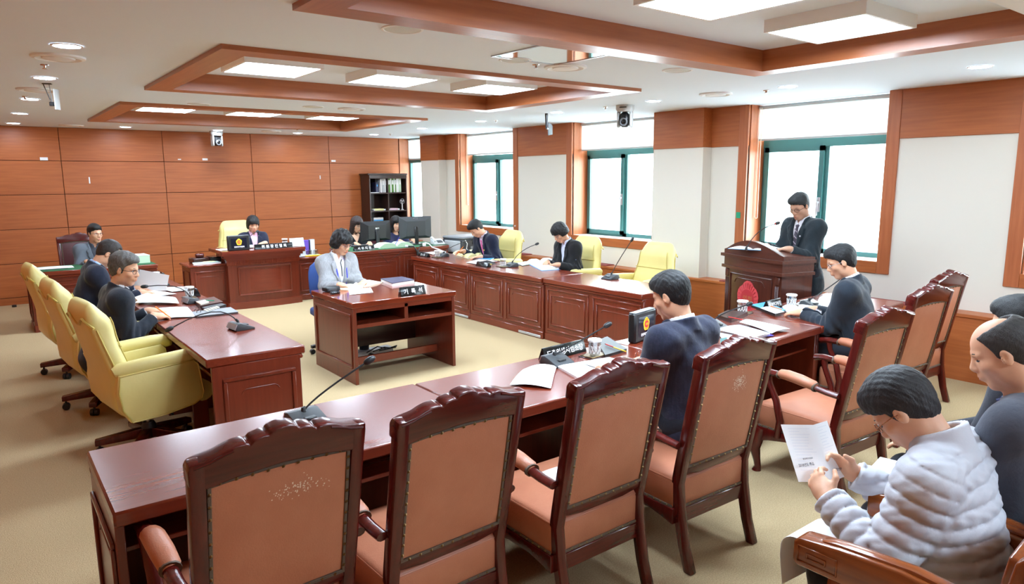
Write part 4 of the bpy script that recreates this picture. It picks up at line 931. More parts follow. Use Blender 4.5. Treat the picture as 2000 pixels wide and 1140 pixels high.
        hi_ = {'short': .064, 'wavy': .072, 'receding': .088, 'bald': .092, 'spiky': .056}[hair]
        H.fn(cutz([-.13, -.075, -.035, -.018, .012, .022, .045, .075, .13], [-.086, -.078, -.045, -.022, -.020, .030, hi_-.018, hi_, hi_+.004]), k=.008, op='s')
        if hair == 'bald': H.el(hd(0, .03, .125), (.062, .10, .062), Hm, .01, 's')
        if hair == 'receding':
            for q in (-1, 1): H.el(hd(q*.045, .085, .085), (.022, .05, .03), Hm, .01, 's')
    else:
        low = {'bob': -.09, 'curly': -.075, 'long': -.19, 'crop': -.05}[hair]; v = {'bob': .012, 'curly': .024, 'long': .012, 'crop': .016}[hair]
        H.el(hd(0, -.012, .036), cr+np.array((.012+v*.5, .010+v*.5, .010+v*.6)), Hm, .01)
        H.el(hd(0, -.028, (low-.0)*.42), (.083+v*.6, .078+v*.4, abs(low)*.75+.045), Hm, .04)
        H.el(hd(.015, .052, .070), (.057, .027, .032), Hm, .025)
        H.fn(nz(.006 if hair == 'curly' else .0022, 95 if hair == 'curly' else 170), op='d')
        H.el(hd(0, .098, -.042), (.0585, .068, .084 if hair != 'crop' else .08), Hm, .008, 's')
        H.fn(cutz([-.15, .0, .03, .05, .15], [low, low+.01, low+.03 if hair != 'crop' else -.03, .026, .028]), k=.01, op='s')
    st2 = lambda P: (lambda q: .0008*np.sin(np.arctan2(q[:, 0], q[:, 1]+.03)*46+7*np.sin(q[:, 2]*38+ph))+.0006*np.sin(q[:, 0]*410+np.sin(q[:, 1]*60)*3))(hl(P))
    if hair != 'bald': H.fn(st2, op='d')
    H.build('hair', hairm(hairc), t, .0046*res)
    # ---- shirt or blouse
    def trunk(S, g, hem=-.05):
        S.el(at(0, .0, .33), (shw*.90+g, .098+g, .205+g*.5), m3, .06); S.el(at(0, .012, .12), (.142+g, .112+g, .19), m3, .08); (S.el(at(0, .0, hem+.08), (.158+g, .122+g, .13), m3, .06) if hem is not None else None)
        if fem:
            for q in (-1, 1): S.el(at(q*.07, .085, .30), (.062, .045+g, .06), m3, .04)
        for q in (-1, 1): S.rc(at(q*.04, -.02, .49), Ss[(q+1)//2], .048+g*.6, .052+g*.8, .04)
    tb = .20 if style != 'blouse' else .40
    uv = lambda P: ((P-O) @ m3).T
    tw_ = .062 if not fem else .058
    def vopen(P): x, y, z = uv(P); return np.maximum(np.maximum(np.abs(x)-tw_*np.clip((z-tb)/(.50-tb), 0, 1.25), tb-z), .0-y)
    def neckhole(P): x, y, z = uv(P); return np.maximum(np.sqrt(x*x+(y+.0)**2)-(.060 if not fem else .052)-.1*np.maximum(z-.5, 0), .47-z)
    def band(z0, z1, r0, th, open_=0): return lambda P: (lambda x, y, z: np.maximum(np.maximum(np.abs(np.sqrt(x*x+(y+.006)**2)-r0-.14*(z1-z))-th, np.abs(z-(z0+z1)/2+.22*y)-(z1-z0)/2), y*open_-.045+np.where(np.abs(x) < .02, 0, -.03) if open_ else -9))(*uv(P))
    if style in ('suit', 'blouse'):
        B_ = Sdf(); trunk(B_, .003, None); B_.fn(band(.50, .572, .0605 if not fem else .053, .0055), at(0, 0, .53), .15, .004)
        B_.fn(lambda P: (lambda x, y, z: np.maximum(np.maximum(np.abs(x)-.3*np.maximum(z-.49, 0), .49-z), .03-y))(*uv(P)), k=.003, op='s')
        for i in (0, 1): B_.rc(Ss[i], Es[i], .050, .044, .03); B_.rc(Es[i], Ws[i][0]+(Ws[i][0]-Es[i])*.02, .046, .034 if not fem else .031, .02); 
        for i in (0, 1):
            e = unit(Ws[i][0]-Es[i]); c_ = Ws[i][0]; B_.fn(lambda P, c_=c_, e=e: .0+(-(P-c_) @ e)+.006, c_, .09, .002, 's')
        sh = B_.build('shirt', cloth(shirt, 420, .8, .08), t, .0085*res)
        front = lambda x, z, off: (lambda ys: at(x, ys[np.argmax(B_.ev(np.array([at(x, y_, z) for y_ in ys])[:, None, :])[:, 0] < 0)]+off, z))(np.linspace(.24, -.02, 105))
        if tie is not None:
            T = G(); zs_ = [.508, .488, .47, .42, .36, .30, .24, .18]; wd = [.016, .021, .013, .018, .024, .029, .033, .036]
            P = [(front(0, z, .006), w_) for z, w_ in zip(zs_, wd)]; vs = []
            for c_, w_ in P:
                for dx, dy in ((-w_, -.008), (-w_*.9, .004), (0, .008), (w_*.9, .004), (w_, -.008)): vs.append(tuple(c_+r*dx+f*dy))
            T.add(vs, [(i*5+j, i*5+j+1, (i+1)*5+j+1, (i+1)*5+j) for i in range(len(P)-1) for j in range(4)])
            to = T.build('tie', mat('tie_silk', tie[0], .45), t, fix=False)
            if len(tie) > 1:
                q_ = G()
                for i in range(5):
                    z = .44-.06*i; a, b = front(-.02, z-.012, .0145), front(.02, z+.016, .0145); q_.tube([a, (a+b)/2+f*.002, b], .0045, 5)
                q_.build('stripe', mat('tie_stripe', tie[1], .5), to)
    # ---- jacket, sweater or padded coat
    if style != 'blouse' or True:
        g = {'suit': .019, 'blouse': .010, 'sweater': .014, 'puffer': .030}[style]
        if style == 'blouse': g = .014
        J = Sdf()
        for i, q in enumerate((-1, 1)):
            if style == 'suit': J.rc(at(q*.07, -.012, .475), Ss[i]+u*.026+r*q*.012, .05, .044+.01*(not fem), .04)
        trunk(J, g, (-.22 if stand else -.10) if style in ('suit',) else -.06)
        if stand: J.el(at(0, 0, -.05), (.165+g, .128+g, .16), m3, .06)
        for i in (0, 1):
            sl = g*.85; J.rc(Ss[i]-r*(-1, 1)[i]*.014, Es[i], .049+sl, .046+sl, .095); e = Ws[i][0]-unit(Ws[i][0]-Es[i])*(.022 if style == 'suit' else .0); J.rc(Es[i], e, .046+sl, (.037 if not fem else .034)+sl*.6, .02)
        if style == 'suit':
            def lapel(P, d0):
                x, y, z = uv(P); k = np.clip((z-tb)/(.50-tb), 0, 1.2); w0 = tw_*k; wd = .058*np.clip(k*1.6, 0, 1)*np.where(z > .40, np.clip((.50-z)/.05+.35, .35, 1), 1)
                reg = np.maximum(np.maximum(np.abs(x)-w0-wd, tb-z), .01-y); return np.minimum(d0, np.maximum(d0-.014, reg))
            J.fn(lapel, op='f'); J.fn(band(.478, .552, .072 if not fem else .063, .0105, 1), at(0, 0, .51), .16, .012)
            # front opening below the button
            J.fn(lambda P: (lambda x, y, z: np.maximum(np.maximum(np.abs(x-.004)-.003, z-tb), .06-y))(*uv(P)), k=.006, op='s')
        if style == 'puffer':
            def quilt(P):
                x, y, z = uv(P); best = np.full(len(P), 9.0); ta = z.copy()
                for i in (0, 1):
                    for a, b, base in ((Ss[i], Es[i], 0), (Es[i], Ws[i][0], .29)):
                        ba = b-a; l_ = np.linalg.norm(ba); q = (P-a) @ ba/l_; d_ = np.linalg.norm(P-a-np.clip(q, 0, l_)[:, None]*ba/l_, axis=1)-.075; nx = d_ < best; best = np.where(nx, d_, best); ta = np.where(nx, q+base, ta)
                arm = best < .03
                w_ = np.where(arm & (np.abs(x) > shw*.86), ta, z); return (-.013*np.sqrt(np.abs(np.sin(math.pi*w_/.052)))+.006)*np.clip(np.abs(best-.03)/.016, .15, 1)+.0025*np.sin(P[:, 0]*95+np.sin(P[:, 2]*70)*2)*np.sin(P[:, 1]*80+P[:, 2]*60)
            J.fn(quilt, op='d'); J.fn(band(.46, .585, .078, .012), at(0, 0, .52), .18, .012)
        wr_ = .0034 if style == 'suit' else 0
        if wr_:
            def folds(P):
                o_ = np.zeros(len(P))
                for i in (0, 1):
                    dd = np.linalg.norm(P-Es[i], axis=1); e = unit(Ws[i][0]-Ss[i]); q = (P-Es[i]) @ e; o_ += .008*np.exp(-(dd/.11)**2)*np.sin(q*150+P[:, 2]*40)
                return o_+wr_*np.sin(P[:, 2]*34+P[:, 0]*26+2*np.sin(P[:, 1]*21))*np.sin(P[:, 0]*31-P[:, 1]*18)
            J.fn(folds, op='d')
        if style == 'suit': J.fn(vopen, k=.004, op='s'); J.fn(neckhole, k=.006, op='s')
        else:
            J.fn(lambda P: (lambda x, y, z: np.maximum(np.sqrt(x*x+y*y)-(.064 if style == 'puffer' else .056), .50-z))(*uv(P)), k=.006, op='s')
            if style == 'blouse': J.fn(vopen, k=.004, op='s')
        for i in (0, 1):
            e = unit(Ws[i][0]-Es[i]); c_ = Ws[i][0]-e*(.018 if style == 'suit' else .0); J.fn(lambda P, c_=c_, e=e: -((P-c_) @ e), c_, .11, .004, 's')
        jk = J.build({'suit': 'jacket', 'blouse': 'jacket', 'sweater': 'sweater', 'puffer': 'padded_jacket'}[style], cloth(jacket, 260 if style != 'puffer' else 160, .85 if style != 'puffer' else .5, .3 if style != 'puffer' else .15, check), t, .0070*res)
    # ---- trousers and shoes
    T = Sdf(); T.el(O+np.array((0, .0, .02)), (.168, .135, .125), None, .06)
    for q in (-1, 1):
        hp_ = O+np.array((q*.085, .02, 0)); K = np.array((q*spread, knee, hz-.03)) if not stand else np.array((q*.085, .015, hz*.53)); A_ = np.array((q*(spread-.01), knee+.0, .09)) if not stand else np.array((q*.085, -.015, .09))
        T.rc(hp_, K, .085, .064, .05); T.rc(K, A_, .064, .050, .03)
        if shoes: Sdf().rc(A_+np.array((0, -.03, -.045)), A_+np.array((q*.015, .14, -.058)), .042, .034, .02).rc(A_, A_+np.array((0, 0, -.04)), .035, .038, .02).fn(lambda P: P[:, 2]-.002, k=.004, op='s').build('shoe', 'black_gloss', t, .012)
    T.build('trousers', cloth(trousers, 260), t, .014)
    return t, dict(at=at, hd=hd, tips=tips, W=[w_[0] for w_ in Ws], r=r, f=f, u=u, Hm=Hm, m3=m3, t=t)
def pin(t, p, m='gold', r=.008):
    G().lathe([(r, 0), (r*.8, .004), (.001, .005)], 10, Matrix.Translation(tuple(p)) @ Matrix.Rotation(R(-90), 4, 'X')).build('lapel_pin', m, t)
# ------------------------------------------------------------------ more chairs
def oak_chair(label, loc, rz):
    t = thing('wooden_armchair', label, 'chair', loc, R(rz), 'heavy oak armchairs at the back')
    A = Matrix.Translation((0, -.16, .40)) @ Matrix.Rotation(R(9), 4, 'X')
    for s in (-1, 1):
        bevel_build(G().prism([(-.23, 0), (-.185, 0), (-.15, .4), (-.235, .86), (-.255, .885), (-.285, .875), (-.285, .84), (-.20, .4)], s*.225, s*.27, 'yz'), 'back_post', 'oak_chair_z', t, .010, 3)
        bevel_build(G().prism([(.20, 0), (.26, 0), (.26, .35), (.235, .64), (.17, .64), (.185, .35)], s*.235, s*.275, 'yz'), 'front_leg', 'oak_chair_z', t, .010)
        arm = bevel_build(G().prism([(-.225, .70), (-.225, .655), (.10, .625), (.18, .605), (.335, .605), (.345, .62), (.345, .685), (.33, .70), (.20, .715), (.02, .725)], s*.215, s*.295, 'yz'), 'arm', 'oak_chair', t, .012, 3)
        bevel_build(G().prism([(-.2, .715), (.0, .735), (.22, .722), (.27, .71), (.24, .70), (.0, .705)], s*.232, s*.278, 'yz'), 'arm_cap', 'oak_chair', arm, .008, 2)
        g = G()
        for a, b, w_ in (((.20, .622), (.33, .68), .005), ((.235, .64), (.30, .662), .006)):
            for p, q in (((a[0], a[1]), (b[0], a[1]+w_)), ((a[0], b[1]-w_), (b[0], b[1])), ((a[0], a[1]), (a[0]+w_, b[1])), ((b[0]-w_, a[1]), (b[0], b[1]))): g.box((s*.292, p[0], p[1]), (s*.299, q[0], q[1]), .002)
        g.build('carved_scroll', 'oak_chair', arm)
        B('side_rail', 'oak_chair', t, (s*.232, -.17, .30), (s*.262, .22, .37), .006)
    pl = [(-.225, .36), (.225, .36)]+[(.225-.45*i/14, .455+.03*math.sin(math.pi*i/14)+(.012 if 5 <= i <= 9 else 0)) for i in range(15)]
    bevel_build(G().prism(pl, -.028, .022, 'xz'), 'crest_rail', 'oak_chair_z', t, .010, 3, A)
    B('front_rail', 'oak_chair', t, (-.235, .215, .30), (.235, .245, .37), .006); B('back_rail', 'oak_chair', t, (-.225, -.2, .44), (.225, -.165, .50), .006)
    cushion(G(), 0, .025, .232, .215, .345, .43, .025, .018, .03).build('seat', 'leather_dark', t, sharp=60)
    g = G(); g.grid(lambda u, v: ((-1+2*u)*.222, -.022-.01*math.sin(math.pi*u)*math.sin(math.pi*v), .11+.26*v), 7, 7, thick=.03); g.v = [tuple(A @ Vector(p)) for p in g.v]; g.build('back_panel', 'leather_dark', t, sharp=60)
    return t
oak_chair('oak armchair at bottom right under the man in padded jacket', (2.28, .76, 0), 1)
oak_chair('oak armchair at right edge under the balding man', (2.82, .74, 0), 2)
oak_chair('oak armchair outside right edge behind the balding man', (3.36, .76, 0), 2)
def office_chair(label, loc, rz):
    t = thing('office_chair', label, 'chair', loc, R(rz))
    for k in range(5):
        a = R(72*k+10); mx = Matrix.Rotation(a, 4, 'Z'); lg = G().prism([(.02, .08), (.02, .12), (.29, .095), (.29, .065)], -.022, .022, 'xz', mx).build('base_leg', 'black', t); G().lathe([(.026, -.02), (.028, 0), (.026, .02)], 12, mx @ Matrix.Translation((.28, 0, .029)) @ Matrix.Rotation(R(90), 4, 'X')).build('caster', 'black', lg)
    G().tube([(0, 0, .09), (0, 0, .40)], .025, 10).build('gas_lift', 'black', t); cushion(G(), 0, .02, .24, .23, .40, .475, .03, .02, .09).build('seat', 'chair_blue', t, sharp=60)
    rings = []
    for k, z in enumerate(np.linspace(.52, .97, 9)):
        e = abs(k-4)/4; hw_ = .225*math.sqrt(max(.02, 1-.75*e**4)); rings.append([(x, -.235-.04*math.sin((z-.5)*3)+y+.08*(x/.23)**2, z) for x, y in rrect(hw_, .026, .024, 3)])
    loft(G(), rings).build('backrest', 'chair_blue', t, sharp=60); G().tube([(0, -.05, .40), (0, -.2, .42), (0, -.28, .5), (0, -.28, .62)], .022, 8).build('back_stem', 'black', t)
    return t
office_chair('blue fabric office chair behind woman in the grey blazer', (2.98, 7.05, 0), 172)
office_chair('blue office chair behind woman at the left monitor', (4.74, 10.42, 0), 185)
c2 = dup(cc, (5.40, 10.50, 0), R(178), 'dark carved chair behind woman at the right monitor')

# ------------------------------------------------------------------ the people in the room
CAST = []
def P_(*a, **k): p = person(*a, **k); CAST.append((k.get('tagname', a[0]), p[1])); return p[1]
NAVY, CHAR = (27, 31, 46), (38, 42, 52)
P_('man with black hair, dark glasses and grey jacket in the far left corner', (1.23, 11.05), 182, lean=6, hp=8, hy=22, hands={'L': ((-.15, .36, .79), (.4, 1, 0), (0, 0, 1), .25), 'R': ((.15, .36, .79), (-.4, 1, 0), (0, 0, 1), .25)}, jacket=(92, 98, 106), glasses='dark', shirt=(60, 62, 70), res=1.5, closed=False, hz=.46)
P_('man in navy jacket and light blue shirt bowed over papers at left desks', (.66, 7.47), -90, lean=20, hp=42, hy=-8, hands={'L': ((-.16, .52, .79), (.4, 1, -.1), (0, 0, 1), .25), 'R': ((.16, .50, .79), (-.4, 1, -.1), (0, 0, 1), .25)}, jacket=(28, 33, 50), shirt=(170, 196, 236), hair='receding', hairc=(52, 44, 40), glasses='dark', res=1.3)
p3 = P_('grey haired man in dark suit and striped tie looking right, holding orange pen', (.64, 6.02), -88, hz=.52, lean=19, hp=14, hy=-34, hands={'L': ((-.2, .40, .79), (.5, 1, 0), (0, 0, 1), .3), 'R': ((.13, .37, .80), (-.35, 1, -.15), (.15, 0, 1), .55)}, jacket=(30, 34, 44), tie=((38, 40, 78), (190, 190, 205)), hair='wavy', hairc=(104, 100, 96), brow=(70, 66, 64), glasses='dark', res=1.15, closed=False)
p4 = P_('chairwoman with bobbed black hair in navy jacket and pink shirt', (3.34, 10.98), 180, sex='f', lean=7, hp=20, hy=-4, hands={'L': ((-.10, .32, .90), (.8, .45, 0), (0, .2, 1), .5), 'R': ((.2, .34, .87), (-.7, .7, 0), (0, 0, 1), .4)}, jacket=(30, 33, 52), shirt=(240, 188, 206), hair='bob', hairc=(30, 26, 26), res=1.35, hz=.51)
P_('woman in black behind the left monitor, long dark hair and glasses', (4.75, 10.38), 178, sex='f', lean=8, hp=20, hy=14, style='blouse', hands={'L': ((-.1, .40, .86), (.3, 1, -.1), (0, 0, 1), .3), 'R': ((.12, .38, .86), (-.2, 1, -.1), (0, 0, 1), .3)}, jacket=(22, 22, 24), shirt=(226, 178, 148), hair='long', hairc=(48, 30, 26), glasses='thin', res=1.5, hz=.47)
P_('woman in navy top half hidden behind the right monitor', (5.49, 10.38), 180, sex='f', lean=4, hp=8, hy=0, style='sweater', hands={'L': ((-.12, .40, .86), (.2, 1, -.1), (0, 0, 1), .3), 'R': ((.12, .40, .86), (-.2, 1, -.1), (0, 0, 1), .3)}, jacket=(28, 30, 66), hair='long', hairc=(26, 22, 22), res=1.5, hz=.43, closed=False)
p7 = P_('woman in grey blazer with blue lanyard writing at the central desk', (2.96, 6.98), 182, sex='f', lean=9, hp=25, hy=24, hands={'L': ((-.14, .40, .79), (.75, .8, -.05), (0, .1, 1), .3), 'R': ((.14, .42, .79), (-.6, .8, -.05), (0, .1, 1), .35)}, jacket=(150, 150, 152), check=(136, 136, 138), shirt=(238, 236, 240), hair='curly', hairc=(22, 20, 20), glasses='thin', res=1.05, hz=.53)
p8 = P_('man with pink tie and navy suit writing with an orange pencil', (6.02, 8.20), 88, lean=27, hp=46, hy=-10, hands={'L': ((-.2, .42, .75), (.5, 1, 0), (0, 0, 1), .3), 'R': ((.22, .45, .80), (.2, 1, -.05), (.55, 0, 1), .6)}, jacket=(27, 31, 52), shirt=(224, 214, 232), tie=((226, 110, 170),), hair='short', hairc=(28, 26, 28), glasses=None, res=1.2, hz=.56)
P_('woman with short black hair and black jacket reading an open book', (6.06, 6.56), 88, hz=.535, sex='f', lean=16, hp=38, hy=-10, hands={'L': ((-.12, .38, .78), (.7, .7, 0), (0, 0, 1), .35), 'R': ((.10, .38, .79), (-.6, .8, 0), (0, 0, 1), .35)}, jacket=(24, 25, 28), shirt=(206, 214, 236), hair='crop', hairc=(24, 22, 24), glasses='thin', res=1.2)
p10 = P_('man in dark suit standing and reading at the lectern', (6.44, 3.63), 73, stand=True, hz=.90, lean=7, hp=28, hy=10, hands={'L': ((-.16, .36, 1.165), (.3, 1, .05), (0, -.1, 1), .3, (-.2, -.6, -1)), 'R': ((.16, .36, 1.165), (-.3, 1, .05), (0, -.1, 1), .3)}, jacket=(34, 44, 50), tie=((66, 60, 74), (170, 160, 170)), hair='short', hairc=(30, 34, 36), glasses='dark', res=1.1, skin=(206, 158, 130))
P_('man in checked navy suit seen from behind at the front row', (2.87, 2.21), 2, lean=8, hp=22, hy=14, hands={'L': ((-.16, .42, .80), (.4, 1, -.1), (0, 0, 1), .3), 'R': ((.2, .42, .79), (-.4, 1, -.1), (0, 0, 1), .3)}, jacket=(40, 44, 64), check=(34, 38, 56), trousers=(28, 30, 40), hair='short', hairc=(24, 24, 26), glasses=None, res=.95)
p12 = P_('man in dark suit reading papers beside the lectern, seen from behind left', (5.14, 2.40), 14, lean=14, hp=24, hy=22, hands={'L': ((-.04, .44, .80), (.1, 1, -.1), (-.2, 0, 1), .3), 'R': ((.2, .42, .79), (-.3, 1, -.1), (0, 0, 1), .3)}, jacket=(36, 44, 54), hair='short', hairc=(28, 30, 32), glasses='thin', res=1.05)
p13 = P_('man in light grey padded jacket reading a sheet, bottom right', (2.44, .73), 4, hscale=1.06, lean=15, hp=50, hy=8, hr=0, hands={'L': ((-.165, .41, .735), (.45, .8, .45), (-.8, .25, .3), .7, (-.35, -.3, -.8)), 'R': ((.10, .43, .74), (-.35, .8, .45), (.7, .45, .4), .7)}, style='puffer', jacket=(196, 198, 206), hair='spiky', hairc=(44, 42, 44), glasses='brown', trousers=(26, 27, 32), res=.85, hz=.455, closed=True)
p14 = P_('balding man in dark grey sweater at the right edge, eyes lowered', (2.80, .72), 6, lean=4, hp=26, hy=14, style='sweater', jacket=(72, 74, 84), hair='bald', hairc=(62, 58, 56), hands={'L': ((-.12, .40, .66), (.3, 1, -.1), (0, 0, 1), .3), 'R': ((.12, .40, .66), (-.3, 1, -.1), (0, 0, 1), .3)}, trousers=(40, 40, 46), res=.9, hz=.57, skin=(222, 166, 132))
P_('dark haired person mostly outside the right edge behind balding man', (3.44, .90), 4, lean=4, hp=10, hy=0, style='sweater', jacket=(52, 54, 62), hair='short', hairc=(36, 36, 36), res=1.6, hz=.53)
# blue shirt collar of the balding man, lanyard, pins and pens
def surf_tube(pd, pts, r, m, name, n=6): return G().tube([tuple(pd['at'](*p)) for p in pts], r, n).build(name, m, pd['t'])
g = G()
ring = [(.072*math.sin(a), -.01+.066*math.cos(a), .525-.03*math.cos(a)) for a in np.linspace(.25, 2*math.pi-.25, 22)]
g.tube([tuple(p14['at'](*p)) for p in ring], .016, 8, flat=(1.3, .6)); g.build('shirt_collar', mat('blue_collar', (46, 56, 104), .8), p14['t'])
for q in (-1, 1): surf_tube(p7, [(q*.055, -.02, .535), (q*.062, .055, .50), (q*.058, .112, .43), (q*.05, .155, .33), (q*.035, .15, .24), (q*.012, .142, .16), (q*.004, .15, .12)], .006, 'pen_blue', 'lanyard')
surf_tube(p7, [(-.045, .03, .515), (0, .092, .475), (.0, .118, .43), (.0, .14, .34)], .0055, 'black', 'neck_ribbon')
pin(p4['t'], p4['at'](-.085, .165, .33), r=.011); pin(p8['t'], p8['at'](-.10, .145, .38), r=.011); pin(p10['t'], p10['at'](-.10, .14, .40), 'silver', .009)
def pen(name, label, m, a, b, r=.0045, grp=None):
    t = thing(name, label, 'pen', tuple(a), 0, grp); a, b = Vector(a), Vector(b); d = b-a
    G().tube([Vector(), d*.1], [.0012, r], 8).build('tip', 'ink', t); G().tube([d*.1, d], r, 8).build('barrel', m, t)
def wp(pd, p): return pd['t'].matrix_basis @ Vector(p)
for pd, k, m, l in ((p3, 1, 'orange', 'orange pen in the grey haired man\'s hand'), (p8, 1, 'orange', 'orange pencil in hand of the man with pink tie')):
    W = pd['W'][k]; a = W+np.array((-.02, .13, -.04)); b = W+np.array((-.01, .015, .075)) if pd is p3 else W+np.array((0, .0, .07)); pen('pen', l, m, wp(pd, a), wp(pd, b), .005)
# ------------------------------------------------------------------ things on the desks
def V3(p): return Vector(p)
def sheet(name, label, m, q, z=0, curl=0, group=None, cat='paper', lines=0, thick=.0012, lift=None):
    """q: four corner points (far left, far right, near right, near left); lift: extra height per corner"""
    P = [V3(p)+Vector((0, 0, z+(lift[i] if lift else 0))) for i, p in enumerate(q)]; c = sum(P, Vector())/4
    c = Vector((c.x, c.y, min(p.z for p in P)))
    f = lambda u, v: P[0].lerp(P[1], u).lerp(P[3].lerp(P[2], u), v)-c+Vector((0, 0, curl*math.sin(math.pi*u)*(1-.5*v)+abs(curl)*.35*math.sin(math.pi*v)))
    if not lines:
        return tag(G().grid(f, 9, 6, thick=thick).build(name, m, None, tuple(c), fix=True), label, cat, group)
    t = thing(name, label, cat, tuple(c), 0, group); G().grid(f, 9, 6, thick=thick).build('leaf', m, t)
    rr = random.Random(lines); g = G()
    for i in range(lines):
        v = .12+.78*i/lines; a = .10; b_ = .90 if rr.random() < .7 else .55
        pts = [f(a+(b_-a)*k/6, v)+Vector((0, 0, .0011)) for k in range(7)]; pts2 = [f(a+(b_-a)*k/6, v+.25/lines)+Vector((0, 0, .0011)) for k in range(7)]
        g.add(pts+pts2, [(k, k+1, k+8, k+7) for k in range(6)])
    tag(g.build('print_lines', 'ink_faint', t, fix=False), kind='stuff'); return t
def slab(name, label, m, q, z, h, group=None, cat='paper', mt=None, th=.003):
    P = [V3(p) for p in q]; c = sum(P, Vector())/4; t = thing(name, label, cat, (c.x, c.y, z), 0, group)
    G().prism([((p-c).x, (p-c).y) for p in P], 0, h).build('page_block', m, t)
    if mt: G().prism([((p-c).x*1.02, (p-c).y*1.02) for p in P], h, h+th).build('cover', mt, t)
    return t
def open_book(name, label, q, z, h, m='paper', cover='navy_cover', group=None):
    P = [V3(p) for p in q]; c = sum(P, Vector())/4; c.z = z; t = thing(name, label, 'book', tuple(c), 0, group)
    top = lambda u: h*(.25+.75*abs(math.sin(math.pi*(2*u if u < .5 else 2*u-1)))**.6) if .02 < u < .98 else h*.15
    hh = lambda u: h*(1-.75*math.exp(-((u-.5)/.06)**2))*(1-.65*max(0, abs(u-.5)-.36)/.14)
    def pt(u, v, zz): p = P[0].lerp(P[1], u).lerp(P[3].lerp(P[2], u), v)-c; return Vector((p.x, p.y, zz))
    for s, (u0, u1) in enumerate(((.0, .5), (.5, 1.0))):
        n = 9; vs = []; 
        for v in (0, 1):
            for i in range(n): u = u0+(u1-u0)*i/(n-1); vs += [pt(u, v, .002), pt(u, v, hh(u))]
        fs = []
        for i in range(n-1):
            a, b, k = 2*i, 2*i+2, 2*n; fs += [(a+1, b+1, b+1+k, a+1+k), (a, a+k, b+k, b), (a, b, b+1, a+1), (a+k, a+1+k, b+1+k, b+k)]
        fs += [(0, 1, 2*n+1, 2*n), (2*n-2, 4*n-2, 4*n-1, 2*n-1)]
        G().add(vs, fs).build('page_block', m, t, sharp=30)
    G().prism([tuple((pt(.5, .5, 0).lerp(pt(u, v, 0), 1.03))[:2]) for u, v in ((0, 0), (1, 0), (1, 1), (0, 1))], 0, .003).build('cover', cover, t)
    return t
def cup(loc, label, tray=True, rz=0):
    t = thing('water_cup', label, 'cup', loc, rz, 'cut glass water cups with white lids')
    G().lathe([(.026, 0), (.034, .006), (.034, .03), (.037, .06), (.039, .082), (.036, .082), (.033, .03), (.031, .01), (.001, .008)], 20, cap=False).build('glass_body', 'cut_glass', t)
    g = G()
    for k in range(10):
        a = 2*math.pi*k/10; g.tube([(.0345*math.cos(a), .0345*math.sin(a), .008), (.037*math.cos(a+.5), .037*math.sin(a+.5), .058)], .0028, 5); g.tube([(.0345*math.cos(a), .0345*math.sin(a), .008), (.037*math.cos(a-.5), .037*math.sin(a-.5), .058)], .0028, 5)
    tag(g.build('cut_facets', 'white', t), kind='stuff')
    n = 40; pr = [((.043+.0022*math.cos(12*2*math.pi*i/n))*math.cos(2*math.pi*i/n), (.043+.0022*math.cos(12*2*math.pi*i/n))*math.sin(2*math.pi*i/n)) for i in range(n)]
    loft(G(), [[(x*k, y*k, z) for x, y in pr] for k, z in ((.96, .082), (1, .086), (1, .092), (.93, .097), (.4, .099))]).build('lid', 'white', t)
    if tray:
        b = thing('cup_tray', 'small dark wooden tray under '+label.replace('cut glass water', 'water'), 'tray', (loc[0], loc[1], loc[2]-.012), rz, 'cup trays')
        B('base', 'dark_wood', b, (-.085, -.06, 0), (.085, .06, .006), .003); B('liner', 'brass', b, (-.075, -.05, .006), (.075, .05, .0115), .002)
    return t
def mic(base, tip, rz, label, mid=None, led=False, base_on=True):
    """wedge base unit with a gooseneck"""
    b = Vector(base); t = thing('microphone', label, 'microphone', base, R(rz), 'gooseneck conference microphones')
    if base_on: bevel_build(G().prism([(-.075, 0), (.06, 0), (.075, .012), (.055, .052), (.03, .056), (-.075, .014)], -.075, .075, 'yz'), 'base_unit', 'dark_grey', t, .005)
    if base_on: g = G(); g.prism([(.058, .004), (.079, .014), (.060, .052), (.054, .05)], -.074, .074, 'yz'); g.build('front_face', 'silver', t)
    if base_on: B('talk_button', 'black', t, (-.03, -.05, .022), (.03, -.02, .037), .004, rot=None)
    m_ = Matrix.Rotation(-R(rz), 4, 'Z'); e = m_ @ (Vector(tip)-b); s = Vector((0, .02, .05 if base_on else .01)); md = m_ @ (Vector(mid)-b) if mid else s.lerp(e, .35)+Vector((0, 0, .07))
    pts = [s]+[(s*(1-k)**2+md*2*k*(1-k)+e*k*k) for k in (.12, .25, .4, .55, .7, .85, 1)]
    G().tube([s-Vector((0, 0, .008)), s+Vector((0, 0, .015))]+[pts[1]*.5+s*.5+Vector((0, 0, .01))], [.014, .010, .006], 10).build('socket', 'black', t)
    G().tube(pts, .0045, 8).build('gooseneck', 'black', t)
    d = (pts[-1]-pts[-2]).normalized(); G().tube([e-d*.008, e, e+d*.012, e+d*.035, e+d*.048, e+d*.054], [.006, .0135, .0165, .0165, .011, .003], 12).build('foam_head', 'black', t)
    if led: G().tube([e-d*.012, e-d*.005], .0085, 10).build('led_ring', 'red', t)
    return t
def plate(loc, rz, w_, label, key, h=.075, txt=None):
    t = thing('nameplate', label, 'nameplate', loc, R(rz), 'black desk nameplates')
    bevel_build(G().prism([(-.035, 0), (.035, 0), (.006, h), (-.006, h)], -w_/2, w_/2, 'yz'), 'holder', 'plate', t, .003)
    if key: a = math.atan2(h, .029); text(key, txt or h*.55, 'letter', t, (0, -.0215, h*.5), (a, 0, 0), w_*.88)
    return t
